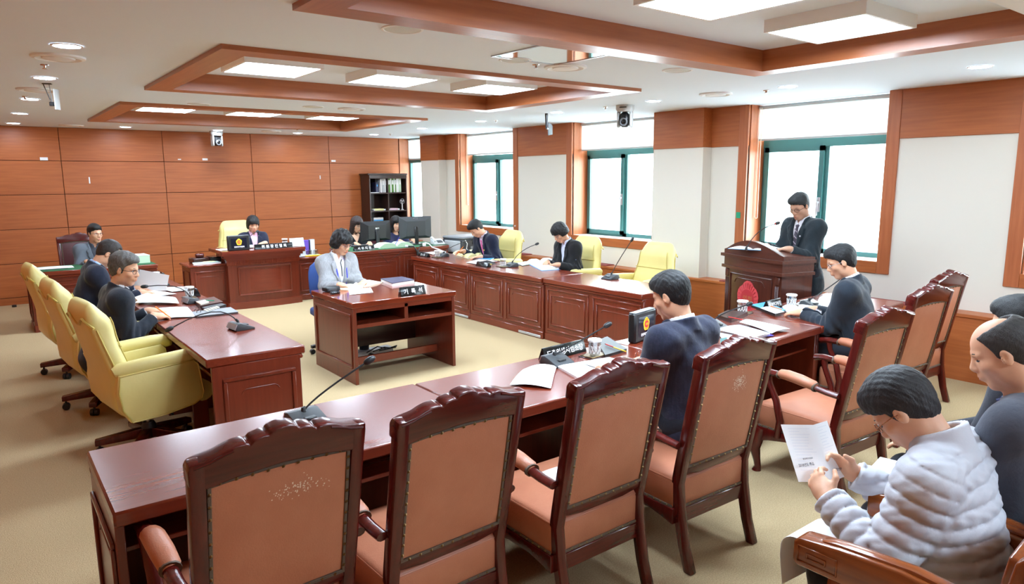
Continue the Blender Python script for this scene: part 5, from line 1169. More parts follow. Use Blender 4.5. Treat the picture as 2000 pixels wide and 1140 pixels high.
def screen(loc, rz, label, w_=.28, h=.205):
    t = thing('display_screen', label, 'screen', loc, R(rz), 'small desk screens showing the council badge')
    B('housing', 'black', t, (-w_/2, -.03, 0), (w_/2, .03, h), .012); B('top_plate', 'mid_grey', t, (-w_/2+.008, -.026, h-.003), (w_/2-.008, .026, h+.001), .003)
    s = B('panel', 'screen_dark', t, (-w_*.36, -.032, h*.16), (w_*.36, -.0295, h*.84), .001)
    emblem(s, (0, -.033, h*.57), (R(90), 0, 0), h*.44, 'lit_gold', 'lit_red', 'lit_gold'); text('comm', h*.10, 'lit_white', s, (0, -.0335, h*.25), (R(90), 0, 0), w_*.56)
    return t
def pens(label, m, a, b, grp='pens on the desks'): pen('pen', label, m, a, b, .0042, grp)
ZN, ZR = .758, .72
# -- front row
mic((1.085, 2.95, ZN), (1.385, 2.95, .985), 8, 'black gooseneck microphone standing alone at left end of front row', (1.13, 2.98, .86))
mic((2.63, 3.0, ZN), (2.975, 2.95, .945), 6, 'black gooseneck microphone before the laboratory nameplate', (2.72, 3.0, .84))
mic((4.17, 3.02, ZN), (4.47, 2.96, .905), 4, 'black gooseneck microphone right of man in checked suit', (4.2, 3.02, .86))
mic((5.52, 3.04, ZN), (5.74, 2.90, 1.0), 0, 'gooseneck microphone in front of the man in dark suit', (5.56, 3.0, .86))
plate((2.79, 3.125, ZN), 4, .36, 'black nameplate reading laboratory chief in white, behind the cup', 'lab')
plate((4.08, 3.145, ZN), 4, .30, 'black nameplate with four Chinese characters right of the checked suit', 'exec')
plate((5.20, 3.20, ZN), 6, .24, 'black nameplate before the lectern reading department head', 'dept')
screen((3.48, 3.10, ZN), 12, 'black display with gold badge standing on the front row')
cup((2.93, 2.99, ZN+.012), 'cut glass water cup beside laboratory nameplate', rz=.1)
cup((4.80, 3.22, ZN+.012), 'cut glass water cup just below the lectern emblem', rz=.2)
cup((5.38, 3.14, ZN+.012), 'cut glass water cup right of department nameplate', rz=.1)
sheet('loose_sheet', 'curled blank sheet hanging off the open papers on front row', 'paper', [(2.385, 3.011, 0.762), (2.577, 2.941, 0.762), (2.272, 2.637, 0.762), (2.144, 2.821, 0.762)], .002, .022)
slab('document', 'open white document beside the curled sheet on front row', 'paper', [(2.572, 2.931, 0.762), (2.947, 2.881, 0.762), (2.941, 2.676, 0.762), (2.487, 2.630, 0.762)], ZN, .014, cat='document')
sheet('document_page', 'printed page on top of the open front row document', 'paper', [(2.710, 2.854, 0.773), (2.926, 2.860, 0.773), (2.920, 2.656, 0.773), (2.698, 2.655, 0.773)], .003, .006, lines=9)
pens('blue pen lying on papers left of the man in checked suit', 'pen_blue', [(2.988, 2.769, 0.775)][0], [(2.998, 2.656, 0.775)][0])
tr = slab('memo_tray', 'black memo tray with red pen behind cut glass cup', 'black', [(3.179, 3.223, 0.762), (3.317, 3.265, 0.762), (3.169, 2.946, 0.762), (2.954, 2.922, 0.762)], ZN, .016, cat='tray', mt='dark_grey')
pens('red pen lying on the memo tray', 'red', [(3.130, 3.103, 0.785)][0], [(3.102, 2.967, 0.785)][0]); pens('yellow pen lying on the memo tray', 'gold', [(3.109, 3.013, 0.785)][0], [(3.087, 2.878, 0.785)][0])
g = thing('folded_glasses', 'thin eyeglasses lying on the desk by the man in checked suit', 'glasses', [(3.094, 2.788, 0.760)][0], .4)
for q in (-1, 1): G().tube([(q*.028+.022*math.cos(a), 0, .022+.018*math.sin(a)) for a in np.linspace(0, 2*math.pi, 15)], .0016, 6).build('rim', 'oak_chair', g)
G().tube([(-.006, 0, .024), (0, .002, .028), (.006, 0, .024)], .0015, 5).build('bridge', 'oak_chair', g); G().tube([(.05, 0, .025), (.045, -.06, .05)], .0015, 5).build('temple', 'oak_chair', g)
slab('document', 'thick printed document right of the checked suit', 'paper', [(4.090, 2.952, 0.765), (4.338, 2.929, 0.765), (4.255, 2.627, 0.765), (4.039, 2.624, 0.765)], ZN, .02, cat='document', mt='navy_cover', th=.002)
sheet('document_page', 'top page of the document right of the checked suit', 'paper', [(4.035, 2.913, 0.783), (4.296, 2.901, 0.783), (4.212, 2.601, 0.783), (3.997, 2.597, 0.783)], .002, .008, lines=9)
sheet('document_page', 'sheets lying at desk edge below the thick document', 'paper', [(4.043, 2.900, 0.762), (4.055, 2.646, 0.762), (3.809, 2.603, 0.762), (3.808, 2.676, 0.762)], .003, .004)
sheet('document_page', 'white papers fanned by microphone near the second cup', 'paper', [(4.427, 2.990, 0.770), (4.528, 2.932, 0.770), (4.505, 2.628, 0.770), (4.272, 2.626, 0.770)], .004, .02, lines=7)
sheet('divider_tab', 'purple divider under papers at desk edge', 'purple_tab', [(4.267, 2.739, 0.762), (4.314, 2.680, 0.762), (4.260, 2.599, 0.762), (4.154, 2.625, 0.762)], .002, 0)
slab('notebook', 'small teal notebook at edge of desk by checked suit', 'paper_cream', [(3.833, 2.731, 0.762), (3.905, 2.730, 0.762), (3.766, 2.619, 0.762), (3.673, 2.607, 0.762)], ZN, .022, cat='book', mt='teal')
tr = slab('pen_tray', 'dark wooden pen tray below the lectern emblem', 'dark_wood', [(4.479, 3.223, 0.762), (4.715, 3.298, 0.762), (4.765, 3.148, 0.762), (4.413, 3.051, 0.762)], ZN, .03, cat='tray')
pens('red pen lying on the dark pen tray', 'red', [(4.452, 3.117, 0.794)][0], [(4.441, 2.975, 0.794)][0])
tr = slab('memo_tray', 'black memo tray with white pad before the lectern', 'black', [(5.096, 3.336, 0.762), (5.292, 3.331, 0.762), (5.111, 3.030, 0.762), (4.932, 3.010, 0.762)], ZN, .02, cat='tray', mt='blue')
sheet('memo_pad', 'white memo pad on tray before lectern', 'paper', [(4.981, 3.175, 0.786), (5.110, 3.188, 0.786), (4.991, 2.967, 0.786), (4.860, 2.966, 0.786)], .002, 0)
pens('orange pencil on the memo tray before lectern', 'orange', [(5.129, 3.205, 0.790)][0], [(5.054, 3.029, 0.790)][0])
open_book('open_document', 'open printed document under hand of man in dark suit', [(5.273, 3.161, 0.762), (5.666, 3.152, 0.762), (5.413, 2.867, 0.762), (4.972, 2.898, 0.762)], ZN, .022)
sheet('document_page', 'large white sheets before the man in dark suit', 'paper', [(5.951, 3.202, 0.765), (6.326, 3.223, 0.765), (5.537, 2.803, 0.765), (5.470, 2.977, 0.765)], .003, .01)
sheet('seat_paper', 'white papers left on seat of the chair left of checked suit', 'paper', [(1.93, 2.36, .478), (2.13, 2.36, .478), (2.15, 2.12, .478), (1.95, 2.10, .478)], 0, .004)
# -- left row
mic((1.46, 5.20, HL), (1.0, 5.2, .832), 97, 'black gooseneck microphone lying low across the nearest left desk', (1.35, 5.2, 1.0))
mic((1.46, 6.62, HL), (1.12, 6.72, .93), 95, 'black gooseneck microphone before the grey haired man', (1.40, 6.66, .95))
mic((1.46, 8.0, HL), (1.2, 8.02, .90), 92, 'black gooseneck microphone before man in light blue shirt', (1.42, 8.0, .9))
plate((1.575, 7.10, HL), 90, .28, 'dark nameplate seen from its back before the grey haired man', None); plate((1.575, 8.55, HL), 90, .28, 'dark nameplate seen from its back at far end of left row', None)
cup((1.50, 6.92, HL+.012), 'cut glass water cup before the grey haired man', rz=1.5); cup((1.47, 8.28, HL+.012), 'cut glass water cup before man in light blue shirt', rz=1.5)
sheet('document_page', 'printed sheets under the grey haired man\'s hand', 'paper', [(0.978, 6.013, 0.762), (1.161, 6.486, 0.762), (1.359, 6.385, 0.762), (1.305, 5.877, 0.762)], .003, .012, lines=11)
t = slab('clip_file', 'grey black lever file open on the left desk', 'dark_grey', [(1.329, 6.080, 0.762), (1.636, 6.095, 0.762), (1.625, 5.837, 0.762), (1.306, 5.849, 0.762)], HL, .012, cat='file', mt='mid_grey')
g = G(); q = [(1.325, 6.025, 0.775), (1.395, 6.084, 0.775)]; c_ = Vector(q[0])-t.location
for k in (0, .03): g.tube([c_+Vector((.02+k, -.02, -.002)), c_+Vector((.03+k, .0, .02)), c_+Vector((.03+k, .05, .02)), c_+Vector((.02+k, .07, -.002))], .003, 6)
g.build('lever_rings', 'black', t)
sheet('document_page', 'printed chart page with yellow mark above the grey haired man\'s hand', 'paper', [(1.026, 6.838, 0.764), (1.231, 7.121, 0.764), (1.376, 6.928, 0.764), (1.330, 6.554, 0.764)], .012, .02, lines=8)
for i in range(3): slab('booklet', 'small cream booklet in the pile by grey haired man, '+['lowest', 'middle', 'topmost'][i], 'paper_cream', [(1.067, 7.091, 0.762), (1.211, 7.303, 0.762), (1.235, 7.170, 0.762), (1.058, 6.859, 0.762)], HL+.011*i, .0105, 'pile of cream booklets', 'book')
sheet('document_page', 'white sheets spread on left desk beyond the booklets', 'paper', [(1.069, 7.451, 0.763), (1.320, 7.604, 0.763), (1.449, 7.213, 0.763), (1.188, 7.127, 0.763)], .002, .006)
sheet('document_page', 'large page being turned by man in light blue shirt', 'paper', [(1.13, 7.75, .775), (1.40, 7.42, .775), (1.43, 7.38, .93), (1.17, 7.72, .99)], 0, .0)
sheet('document_page', 'curled page standing on the papers of left desk', 'paper', [(1.357, 7.956, 0.775), (1.526, 8.198, 0.775), (1.495, 7.888, 0.775), (1.350, 7.609, 0.775)], .004, .05)
sheet('document_page', 'long white sheet reaching across left desk before the nameplate', 'paper', [(1.371, 7.724, 0.764), (1.640, 7.631, 0.764), (1.603, 7.361, 0.764), (1.441, 7.372, 0.764)], .002, .004, lines=6)
slab('document', 'pile of papers under man in light blue shirt', 'paper', [(1.148, 7.954, 0.764), (1.355, 8.194, 0.764), (1.388, 7.842, 0.764), (1.131, 7.509, 0.764)], HL, .03, cat='document')
tr = slab('pen_tray', 'brown pen tray with green marker on left desk', 'dark_wood', [(1.462, 6.578, 0.764), (1.650, 6.665, 0.764), (1.641, 6.330, 0.764), (1.434, 6.247, 0.764)], HL, .03, cat='tray')
slab('memo_pad', 'yellowish memo pad lying on the brown pen tray', 'paper_cream', [(1.443, 6.432, 0.800), (1.531, 6.495, 0.800), (1.531, 6.359, 0.800), (1.448, 6.296, 0.800)], .788, .008)
pens('green marker on the brown pen tray', 'tape_green', [(1.509, 6.371, 0.810)][0], [(1.558, 6.297, 0.810)][0])
t = slab('calculator', 'grey desk calculator beside the brown pen tray', 'black', [(1.435, 6.216, 0.764), (1.613, 6.354, 0.764), (1.641, 6.234, 0.764), (1.451, 6.053, 0.764)], HL, .02, cat='calculator')
g = G(); q = [V3(p)-t.location for p in [(1.413, 6.085, 0.790), (1.553, 6.185, 0.790), (1.553, 6.091, 0.790), (1.415, 5.965, 0.790)]]
for i in range(5):
    for j in range(3):
        p = q[0].lerp(q[1], (i+.5)/5).lerp(q[3].lerp(q[2], (i+.5)/5), (j+.5)/3); g.box((p.x-.010, p.y-.008, .019), (p.x+.010, p.y+.008, .025), .002)
tag(g.build('keys', 'paper_cream', t), kind='stuff')
# -- recorder's desk
open_book('open_notebook', 'open cream notebook before woman in grey blazer', [(2.786, 6.560, 0.762), (3.312, 6.865, 0.762), (3.345, 6.640, 0.762), (2.860, 6.371, 0.762)], .758, .02, 'paper_cream', 'paper_cream')
t = slab('binder', 'dark blue ring binder on the central desk', 'paper', [(3.372, 6.715, 0.762), (3.621, 6.707, 0.762), (3.610, 6.418, 0.762), (3.310, 6.343, 0.762)], .758, .028, cat='binder', mt='navy_cover', th=.006)
sheet('note_sheet', 'small white note sheet on the central desk', 'paper', [(2.840, 6.363, 0.760), (3.083, 6.372, 0.760), (2.971, 6.090, 0.760), (2.729, 6.096, 0.760)], .001, .002, lines=3)
t = thing('voice_recorder', 'black voice recorder box on white paper at central desk', 'recorder', [(2.688, 6.432, 0.762)][0], .15)
B('body', 'black', t, (-.075, -.05, 0), (.075, .05, .045), .008); B('dial_plate', 'dark_grey', t, (-.06, -.053, .01), (.03, -.049, .035), .003)
t = thing('card_reader', 'small black device in front of the voice recorder', 'device', [(2.652, 6.261, 0.762)][0], .2); B('body', 'black_gloss', t, (-.05, -.028, 0), (.05, .028, .022), .01); B('button', 'dark_grey', t, (-.02, -.012, .021), (.02, .012, .0245), .003)
plate((3.20, 5.735, .758), 2, .27, 'black nameplate reading recorder seat on the central desk', 'rec', .085, .05)
# -- right row
mic((5.58, 5.46, ZR), (5.80, 5.36, 1.14), -90, 'gooseneck microphone on the empty nearest right desk', (5.62, 5.44, .86))
mic((5.40, 7.06, ZR), (5.76, 7.0, .99), -92, 'gooseneck microphone behind cup at the middle right desk', (5.5, 7.05, .92))
mic((5.36, 8.66, ZR), (5.74, 8.46, .96), -92, 'gooseneck microphone before the man with pink tie', (5.42, 8.64, .86))
cup((5.30, 7.10, ZR+.012), 'cut glass water cup left of the open thick book', rz=1.5); cup((5.22, 8.58, ZR+.012), 'cut glass water cup left of man with pink tie', rz=1.5)
plate((5.15, 8.84, ZR), -90, .26, 'black nameplate with three white letters at far right desk', 'mem', .06); plate((5.13, 7.30, ZR), -90, .26, 'black nameplate shining white before the middle right desk', None, .06)
open_book('open_file', 'open yellow paged file before man with pink tie', [(5.680, 8.877, 0.724), (6.122, 8.789, 0.724), (5.865, 8.251, 0.724), (5.504, 8.211, 0.724)], ZR, .05, 'paper_yellow', 'paper')
slab('folder', 'bright blue folder beside the yellow paged file', 'paper', [(5.507, 8.124, 0.724), (5.825, 8.195, 0.724), (5.849, 8.000, 0.724), (5.601, 7.795, 0.724)], ZR, .012, cat='folder', mt='blue')
sheet('document_page', 'white papers lying between the two right row readers', 'paper', [(5.173, 7.769, 0.724), (5.523, 7.944, 0.724), (5.605, 7.632, 0.724), (5.192, 7.529, 0.724)], .002, .006)
sheet('document_page', 'white papers at far end of the right desks', 'paper', [(5.406, 9.311, 0.724), (5.701, 9.464, 0.724), (5.765, 9.201, 0.724), (5.373, 8.952, 0.724)], .002, .006)
pens('yellow highlighter on far end of right desks', 'gold', [(5.448, 9.016, 0.729)][0], [(5.598, 9.082, 0.729)][0])
open_book('open_book', 'thick open book read by woman in black jacket', [(5.794, 7.238, 0.724), (6.214, 7.188, 0.724), (5.845, 6.416, 0.724), (5.443, 6.498, 0.724)], ZR, .05, 'paper', 'blue')
sheet('document_page', 'pale sheets left of the thick open book', 'mint', [(5.654, 7.283, 0.724), (5.936, 7.348, 0.724), (5.816, 7.070, 0.724), (5.545, 7.012, 0.724)], .002, .004)
t = slab('pen_tray', 'black pen tray with yellow pen on middle right desk', 'black', [(5.246, 7.631, 0.724), (5.498, 7.724, 0.724), (5.412, 7.415, 0.724), (5.133, 7.293, 0.724)], ZR, .02, cat='tray'); pens('yellow pen on the middle right pen tray', 'gold', [(5.205, 7.406, 0.748)][0], [(5.222, 7.246, 0.748)][0])
# -- chairperson
ZC = .85
screen((2.93, 10.27, ZC), 3, 'black display with gold badge on the chairperson desk', .31, .215)
plate((3.42, 10.235, ZC), 1, .56, 'long black nameplate of the committee chair in white letters', 'chair', .075, .05)
cup((3.70, 10.55, ZC+.012), 'white lidded water cup on the chairperson desk', tray=False)
mic((3.12, 10.52, ZC), (3.30, 10.60, 1.08), 180, 'gooseneck microphone before the chairwoman', (3.14, 10.5, 1.04))
sheet('document_page', 'white paper at left end of the chairperson desk', 'paper', [(2.70, 10.62, ZC+.002), (2.86, 10.62, ZC+.002), (2.86, 10.36, ZC+.002), (2.70, 10.36, ZC+.002)], 0, .004)
sheet('document_page', 'white paper at right end of the chairperson desk', 'paper', [(3.74, 10.5, ZC+.002), (3.88, 10.46, ZC+.002), (3.84, 10.26, ZC+.002), (3.70, 10.30, ZC+.002)], 0, .006)
t = thing('gavel_block', 'dark wooden gavel resting on its block on left cabinet', 'gavel', (2.50, 10.74, .665), .1)
B('block', 'dark_wood', t, (-.12, -.10, 0), (.12, .10, .075), .012); G().tube([(-.055, -.02, .105), (-.045, -.02, .105), (-.03, -.02, .105), (.03, -.02, .105), (.045, -.02, .105), (.055, -.02, .105)], [.026, .034, .03, .03, .034, .026], 14).build('gavel_head', 'chair_wood', t); G().tube([(0, -.02, .10), (.0, .09, .09)], .009, 8).build('gavel_handle', 'chair_wood', t)
t = thing('box_file', 'flat black box beside the gavel block', 'box', (2.665, 10.73, .665), 0); B('body', 'black', t, (-.04, -.13, 0), (.10, .11, .07), .004); B('lid', 'black_gloss', t, (-.045, -.135, .07), (.105, .115, .082), .003)
slab('folder', 'mint folder with yellow slip on left cabinet', 'paper', [(2.37, 10.60, 0), (2.70, 10.60, 0), (2.72, 10.44, 0), (2.35, 10.44, 0)], .665, .018, cat='folder', mt='mint'); sheet('paper_slip', 'yellow slip on top of the mint folder', 'paper_yellow', [(2.50, 10.58, .69), (2.66, 10.58, .69), (2.67, 10.50, .69), (2.49, 10.50, .69)], 0, .003)
t = thing('document_stand', 'light grey document stand leaning on right cabinet', 'stand', (3.90, 10.50, .665), R(8)); B('board', 'light_grey', t, (-.12, -.006, .012), (.12, .006, .30), .006, rot=(R(-14), 0, 0)); B('foot', 'light_grey', t, (-.11, -.05, 0), (.11, .10, .014), .004); B('ledge_lip', 'white', t, (-.12, -.03, .012), (.12, -.005, .028), .004)
t = thing('glass_tray', 'yellow lined tray holding water glasses on right cabinet', 'tray', (4.13, 10.56, .665), 0); B('base', 'paper_yellow', t, (-.15, -.1, 0), (.13, .1, .012), .004); B('rim', 'gold', t, (-.155, -.105, .0), (.135, -.098, .02), .003)
for i, (x, y) in enumerate(((4.03, 10.53), (4.10, 10.56), (4.16, 10.53), (4.21, 10.59))):
    t = thing('water_glass', 'plain upturned water glass on the yellow tray, %s from left' % ['first', 'second', 'third', 'fourth'][i], 'glass', (x, y, .677), 0, 'upturned water glasses'); G().lathe([(.03, 0), (.027, .075), (.02, .08), (.001, .08)], 16, cap=False).build('wall', 'cut_glass', t); G().lathe([(.031, 0), (.031, .004), (.028, .004)], 16, cap=False).build('rim', 'white', t)
t = thing('water_bottle', 'clear plastic water bottle with blue label on right cabinet', 'bottle', (4.06, 10.78, .665), 0); G().lathe([(.03, 0), (.032, .01), (.031, .07), (.033, .11), (.03, .15), (.013, .19), (.013, .205)], 16).build('body', 'cut_glass', t); G().lathe([(.0335, .075), (.0345, .08), (.0345, .125), (.0335, .13)], 16, cap=False).build('label_wrap', 'water', t); G().lathe([(.0155, .195), (.0155, .215), (.012, .217)], 14).build('cap', 'white', t)
t = thing('gift_box', 'upright violet box behind the water glasses', 'box', (4.11, 10.80, .665), .05); B('body', 'violet', t, (-.065, -.03, 0), (.05, .03, .23), .003); B('spine', 'navy_cover', t, (.05, -.031, 0), (.075, .031, .231), .003)
t = thing('white_box', 'upright white carton behind the water glasses', 'box', (4.225, 10.80, .665), .05); B('body', 'white', t, (-.035, -.03, 0), (.035, .03, .235), .003); B('top_flap', 'light_grey', t, (-.036, -.031, .228), (.036, .031, .237), .002)
# -- clerks
ZK = .824
def monitor(loc, rz, label, w_=.52, h=.30, badge=True):
    t = thing('monitor', label, 'monitor', loc, R(rz), 'desktop monitors seen from behind'); z0 = .09
    bevel_build(G().prism([(-w_/2, z0), (w_/2, z0), (w_/2, z0+h), (-w_/2, z0+h)], -.012, .014, 'xz'), 'bezel', 'black', t, .006)
    P1 = [(-w_/2, z0), (w_/2, z0), (w_/2, z0+h), (-w_/2, z0+h)]; P2 = [(-w_*.3, z0+h*.12), (w_*.3, z0+h*.12), (w_*.3, z0+h*.80), (-w_*.3, z0+h*.80)]
    loft(G(), [[(x, -.012, z) for x, z in P1], [(x, -.045, z) for x, z in P2], [(x*.98, -.05, z) for x, z in P2]]).build('back_cover', 'dark_grey' if badge else 'black', t, sharp=20)
    B('screen_glass', 'screen_dark', t, (-w_/2+.015, .014, z0+.015), (w_/2-.015, .016, z0+h-.015), .001)
    if badge: text('LG', .026, 'mid_grey', t, (.02, -.03, z0+h*.905), (R(78), 0, 0)); G().lathe([(.014, 0), (.014, .002), (.001, .002)], 16, Matrix.Translation((-.025, -.0245, z0+h*.905)) @ Matrix.Rotation(R(78), 4, 'X')).build('logo_disc', 'mid_grey', t)
    else: B('service_sticker', 'white', t, (-.03, -.053, z0+h*.60), (.0, -.0505, z0+h*.68), .001); B('service_sticker', 'light_grey', t, (.005, -.053, z0+h*.62), (.035, -.0505, z0+h*.68), .001)
    B('stand_neck', 'black', t, (-.03, -.07, .01), (.03, -.045, z0+h*.55), .008); G().lathe([(.12, 0), (.12, .008), (.1, .014), (.001, .015)], 24).build('stand_base', 'black', t, (0, -.02, 0)); return t
monitor((4.82, 9.72, ZK), 5, 'black monitor at left hiding clerk in black, white sticker on its back', badge=False)
monitor((5.50, 9.70, ZK), -6, 'larger black monitor at right end of the clerks desk', .55, .345)
plate((4.43, 9.33, ZK), 0, .32, 'black nameplate reading office staff at left of the clerks desk', 'staff', .065, .045)
for x, l in ((4.70, 'black keyboard before the left clerk'), (5.45, 'black keyboard before the right clerk')):
    t = thing('keyboard', l, 'keyboard', (x, 9.93, ZK), 0, 'keyboards on the clerks desk'); B('case', 'black', t, (-.2, -.06, 0), (.2, .06, .018), .004); g = G()
    for i in range(14):
        for j in range(4): g.box((-.19+.027*i, -.05+.025*j, .017), (-.168+.027*i, -.03+.025*j, .024), .002)
    tag(g.build('keys', 'dark_grey', t), kind='stuff')
t = thing('desk_phone', 'white desk telephone between the monitor and printer', 'phone', (5.74, 9.42, ZK), R(-10)); bevel_build(G().prism([(-.1, 0), (.1, 0), (.1, .08), (.06, .085), (-.1, .02)], -.09, .09, 'yz'), 'base', 'light_grey', t, .006); G().tube([(-.07, -.08, .055), (-.07, -.05, .075), (-.07, .06, .11), (-.07, .09, .10)], [.02, .014, .014, .02], 10).build('handset', 'white', t); B('keypad', 'dark_grey', t, (-.02, -.06, .035), (.07, .03, .06), .003, rot=(R(17), 0, 0))
open_book('open_file', 'open pale green file arched on the clerks desk', [(4.72, 9.62, 0), (5.28, 9.62, 0), (5.28, 9.38, 0), (4.72, 9.38, 0)], ZK, .07, 'pale_green', 'pale_green')
sheet('document_page', 'white papers beside the arched green file', 'paper', [(4.62, 9.66, ZK+.002), (4.86, 9.68, ZK+.002), (4.80, 9.42, ZK+.002), (4.58, 9.44, ZK+.002)], 0, .02)
pens('blue pen upright near monitor cables', 'pen_blue', (4.98, 9.44, ZK+.01), (5.06, 9.40, ZK+.16))
g = G()
g.tube([(5.12, 9.30, ZK+.012), (5.22, 9.26, ZK+.01), (5.26, 9.235, ZK-.06), (5.27, 9.225, ZK-.25)], .012, 8); g.tube([(5.42, 9.30, ZK+.012), (5.33, 9.26, ZK+.01), (5.28, 9.235, ZK-.06), (5.27, 9.225, ZK-.25)], .010, 8)
g.tube([(5.27, 9.22, ZK-.22), (5.265, 9.215, ZK-.34), (5.31, 9.205, ZK-.44), (5.37, 9.20, ZK-.60), (5.40, 9.2, ZK-.72)], .009, 8); g.tube([(5.265+.035*math.cos(a), 9.21, ZK-.35+.035*math.sin(a)) for a in np.linspace(0, 2*math.pi, 15)], .009, 8)
t = thing('cable_bundle', 'black cable bundle hanging down front of the clerks desk', 'cable', (5.27, 9.24, ZK)); g.v = [(x-5.27, y-9.24, z-ZK) for x, y, z in g.v]; g.build('cable', 'black', t); B('plug', 'white', t, (-.17, .04, .004), (-.13, .08, .035), .006)
tag(G().tube([(4.52, 9.34, ZK+.03), (4.62, 9.245, ZK-.03), (4.76, 9.235, ZK-.20), (4.92, 9.235, ZK-.10), (5.10, 9.26, ZK+.01)], .003, 6).build('thin_cable', 'black'), 'thin black wire sagging across the front of clerks desk', 'cable')
tag(G().tube([(5.45, 9.32, ZK+.05), (5.50, 9.28, ZK+.03), (5.53, 9.24, ZK-.02), (5.58, 9.16, ZR+.06), (5.66, 9.05, ZR+.008)], .009, 8).build('white_cable', 'white'), 'thick white cable running from clerks desk to right desk', 'cable')
t = thing('power_strip', 'white power strip leaning at edge of clerks desk', 'power strip', (5.46, 9.36, ZK), R(60)); B('body', 'white', t, (-.13, -.025, 0), (.13, .025, .035), .006)
for i in range(3): G().lathe([(.016, 0), (.016, .001), (.001, .001)], 14).build('outlet', 'light_grey', t, (-.07+.07*i, 0, .0352))
# printer on its low stand
t = thing('printer_stand', 'low dark wooden stand under the grey printer', 'stand', (6.28, 9.42, 0), 0); B('top', 'desk_x', t, (-.33, -.34, .62), (.33, .30, .655), .005)
for sx in (-1, 1):
    for sy in (-1, 1): B('leg', 'desk_z', t, (sx*.31, sy*.28-.02, 0), (sx*.26, sy*.28+.03, .62), .004)
t = thing('printer', 'grey office printer with white side tray by man with pink tie', 'printer', (6.24, 9.40, .655), R(8)); B('body', 'dark_grey', t, (-.27, -.25, 0), (.30, .24, .24), .015); B('lid', 'mid_grey', t, (-.275, -.255, .24), (.305, .245, .285), .02); B('side_tray', 'light_grey', t, (-.29, -.21, .03), (-.265, .17, .22), .012); B('front_cover', 'mid_grey', t, (-.10, -.262, .03), (.29, -.245, .13), .006); B('output_slot', 'black', t, (-.06, -.258, .16), (.26, -.246, .21), .003); B('label_plate', 'white', t, (.02, -.266, .085), (.14, -.261, .12), .001)
G().tube([(-.22, -.26, .24), (-.2, -.29, .18), (-.21, -.28, .10), (-.18, -.30, .05), (-.17, -.29, -.01)], .007, 6).build('white_cable', 'white', t)
# green desk items
slab('document_pile', 'tall pile of mint covered papers at right end of far left desk', 'pale_green', [(1.50, 10.72, 0), (1.78, 10.72, 0), (1.80, 10.42, 0), (1.52, 10.42, 0)], .749, .10, cat='document', mt='paper')
sheet('document_page', 'white papers at left end of far left green desk', 'paper', [(.47, 10.70, .752), (.92, 10.70, .752), (.92, 10.44, .752), (.47, 10.44, .752)], 0, .006); pens('dark pen on far left green desk', 'dark_grey', (.60, 10.36, .757), (.85, 10.38, .757))
# -- bookcase in the corner
t = thing('bookcase', 'dark brown open bookcase in the far right corner', 'bookcase', (6.46, 12.6, 0)); X0, X1, D0, D1 = -.40, .42, -.19, .19
for xx in (X0, X1-.025): B('side_panel', 'shelf_wood', t, (xx, D0, 0), (xx+.025, D1, 1.93), .003)
B('top_board', 'shelf_wood', t, (X0-.03, D0-.02, 1.93), (X1+.01, D1, 1.96), .005); B('cornice', 'shelf_wood', t, (X0, D0-.008, 1.86), (X1, D0+.012, 1.93), .003); B('back_panel', 'shelf_wood', t, (X0+.02, D1-.02, 0), (X1-.02, D1-.005, 1.93), .001)
for zz in (.02, .42, .82, 1.215, 1.565): B('shelf', 'shelf_wood', t, (X0+.025, D0+.005, zz), (X1-.025, D1-.02, zz+.022), .002)
B('divider', 'shelf_wood', t, (-.005, D0+.004, .42), (.015, D1-.02, 1.93), .002)
def binder(x, z, w_, h, m, label, grp): 
    b = thing('binder', label, 'binder', (6.46+x, 12.47, z), 0, grp); B('spine', m, b, (0, -.01, 0), (w_, .22, h), .004); B('spine_label', 'paper', b, (w_*.2, -.0115, h*.55), (w_*.8, -.0095, h*.85), .0005)
x = -.14
for i, (w_, m, c_) in enumerate(((.035, 'white', 'white'), (.05, 'light_grey', 'pale grey'), (.03, 'white', 'white'), (.008, 'navy_cover', 'navy'))): binder(x, 1.588, w_, .27, m, '%s binder on upper left bookcase shelf, %s from left' % (c_, ['first', 'second', 'third', 'last'][i]), 'binders in upper left bay'); x += w_+.002
x = .02
for i, (w_, m, c_) in enumerate(((.055, 'green_spine', 'green'), (.03, 'white', 'white'), (.042, 'green_spine', 'green'), (.028, 'white', 'white'), (.022, 'green_spine', 'green'), (.06, 'white', 'white'), (.05, 'pale_green', 'pale green'))): binder(x, 1.588, w_, .275 if i % 2 else .285, m, '%s binder on upper right bookcase shelf, %s from left' % (c_, ['first', 'second', 'third', 'fourth', 'fifth', 'sixth', 'last'][i]), 'binders in upper right bay'); x += w_+.002
b = thing('binder', 'thin dark blue file in shade at upper left bookcase bay', 'binder', (6.24, 12.5, 1.588), 0); B('spine', 'navy_cover', b, (0, 0, 0), (.06, .2, .20), .004); B('spine_label', 'blue', b, (.02, -.002, .12), (.045, .0, .16), .0005)
for i, (x0, w_, m, l) in enumerate(((-.30, .26, 'gold', 'yellow bundle lying flat on second bookcase shelf'), (.03, .24, 'emblem_light', 'pink bundle lying flat on second bookcase shelf'))):
    b = thing('paper_bundle', l, 'papers', (6.46+x0, 12.46, 1.238), 0); B('pages', 'paper', b, (0, 0, 0), (w_, .2, .03), .004); B('wrap', 'paper_yellow' if i == 0 else mat('pink_wrap', (226, 190, 204), .6), b, (.02, -.003, -.0), (w_-.04, .205, .038), .004)
b = thing('desk_fan', 'small white handheld fan on second bookcase shelf', 'fan', (6.80, 12.48, 1.238), 0); G().lathe([(.03, 0), (.03, .01), (.012, .02), (.012, .13)], 14).build('handle', 'white', b); g = G()
for k in range(12): a = 2*math.pi*k/12; g.tube([(0, -.02, .17), (.05*math.cos(a), 0, .17+.05*math.sin(a))], .0016, 4)
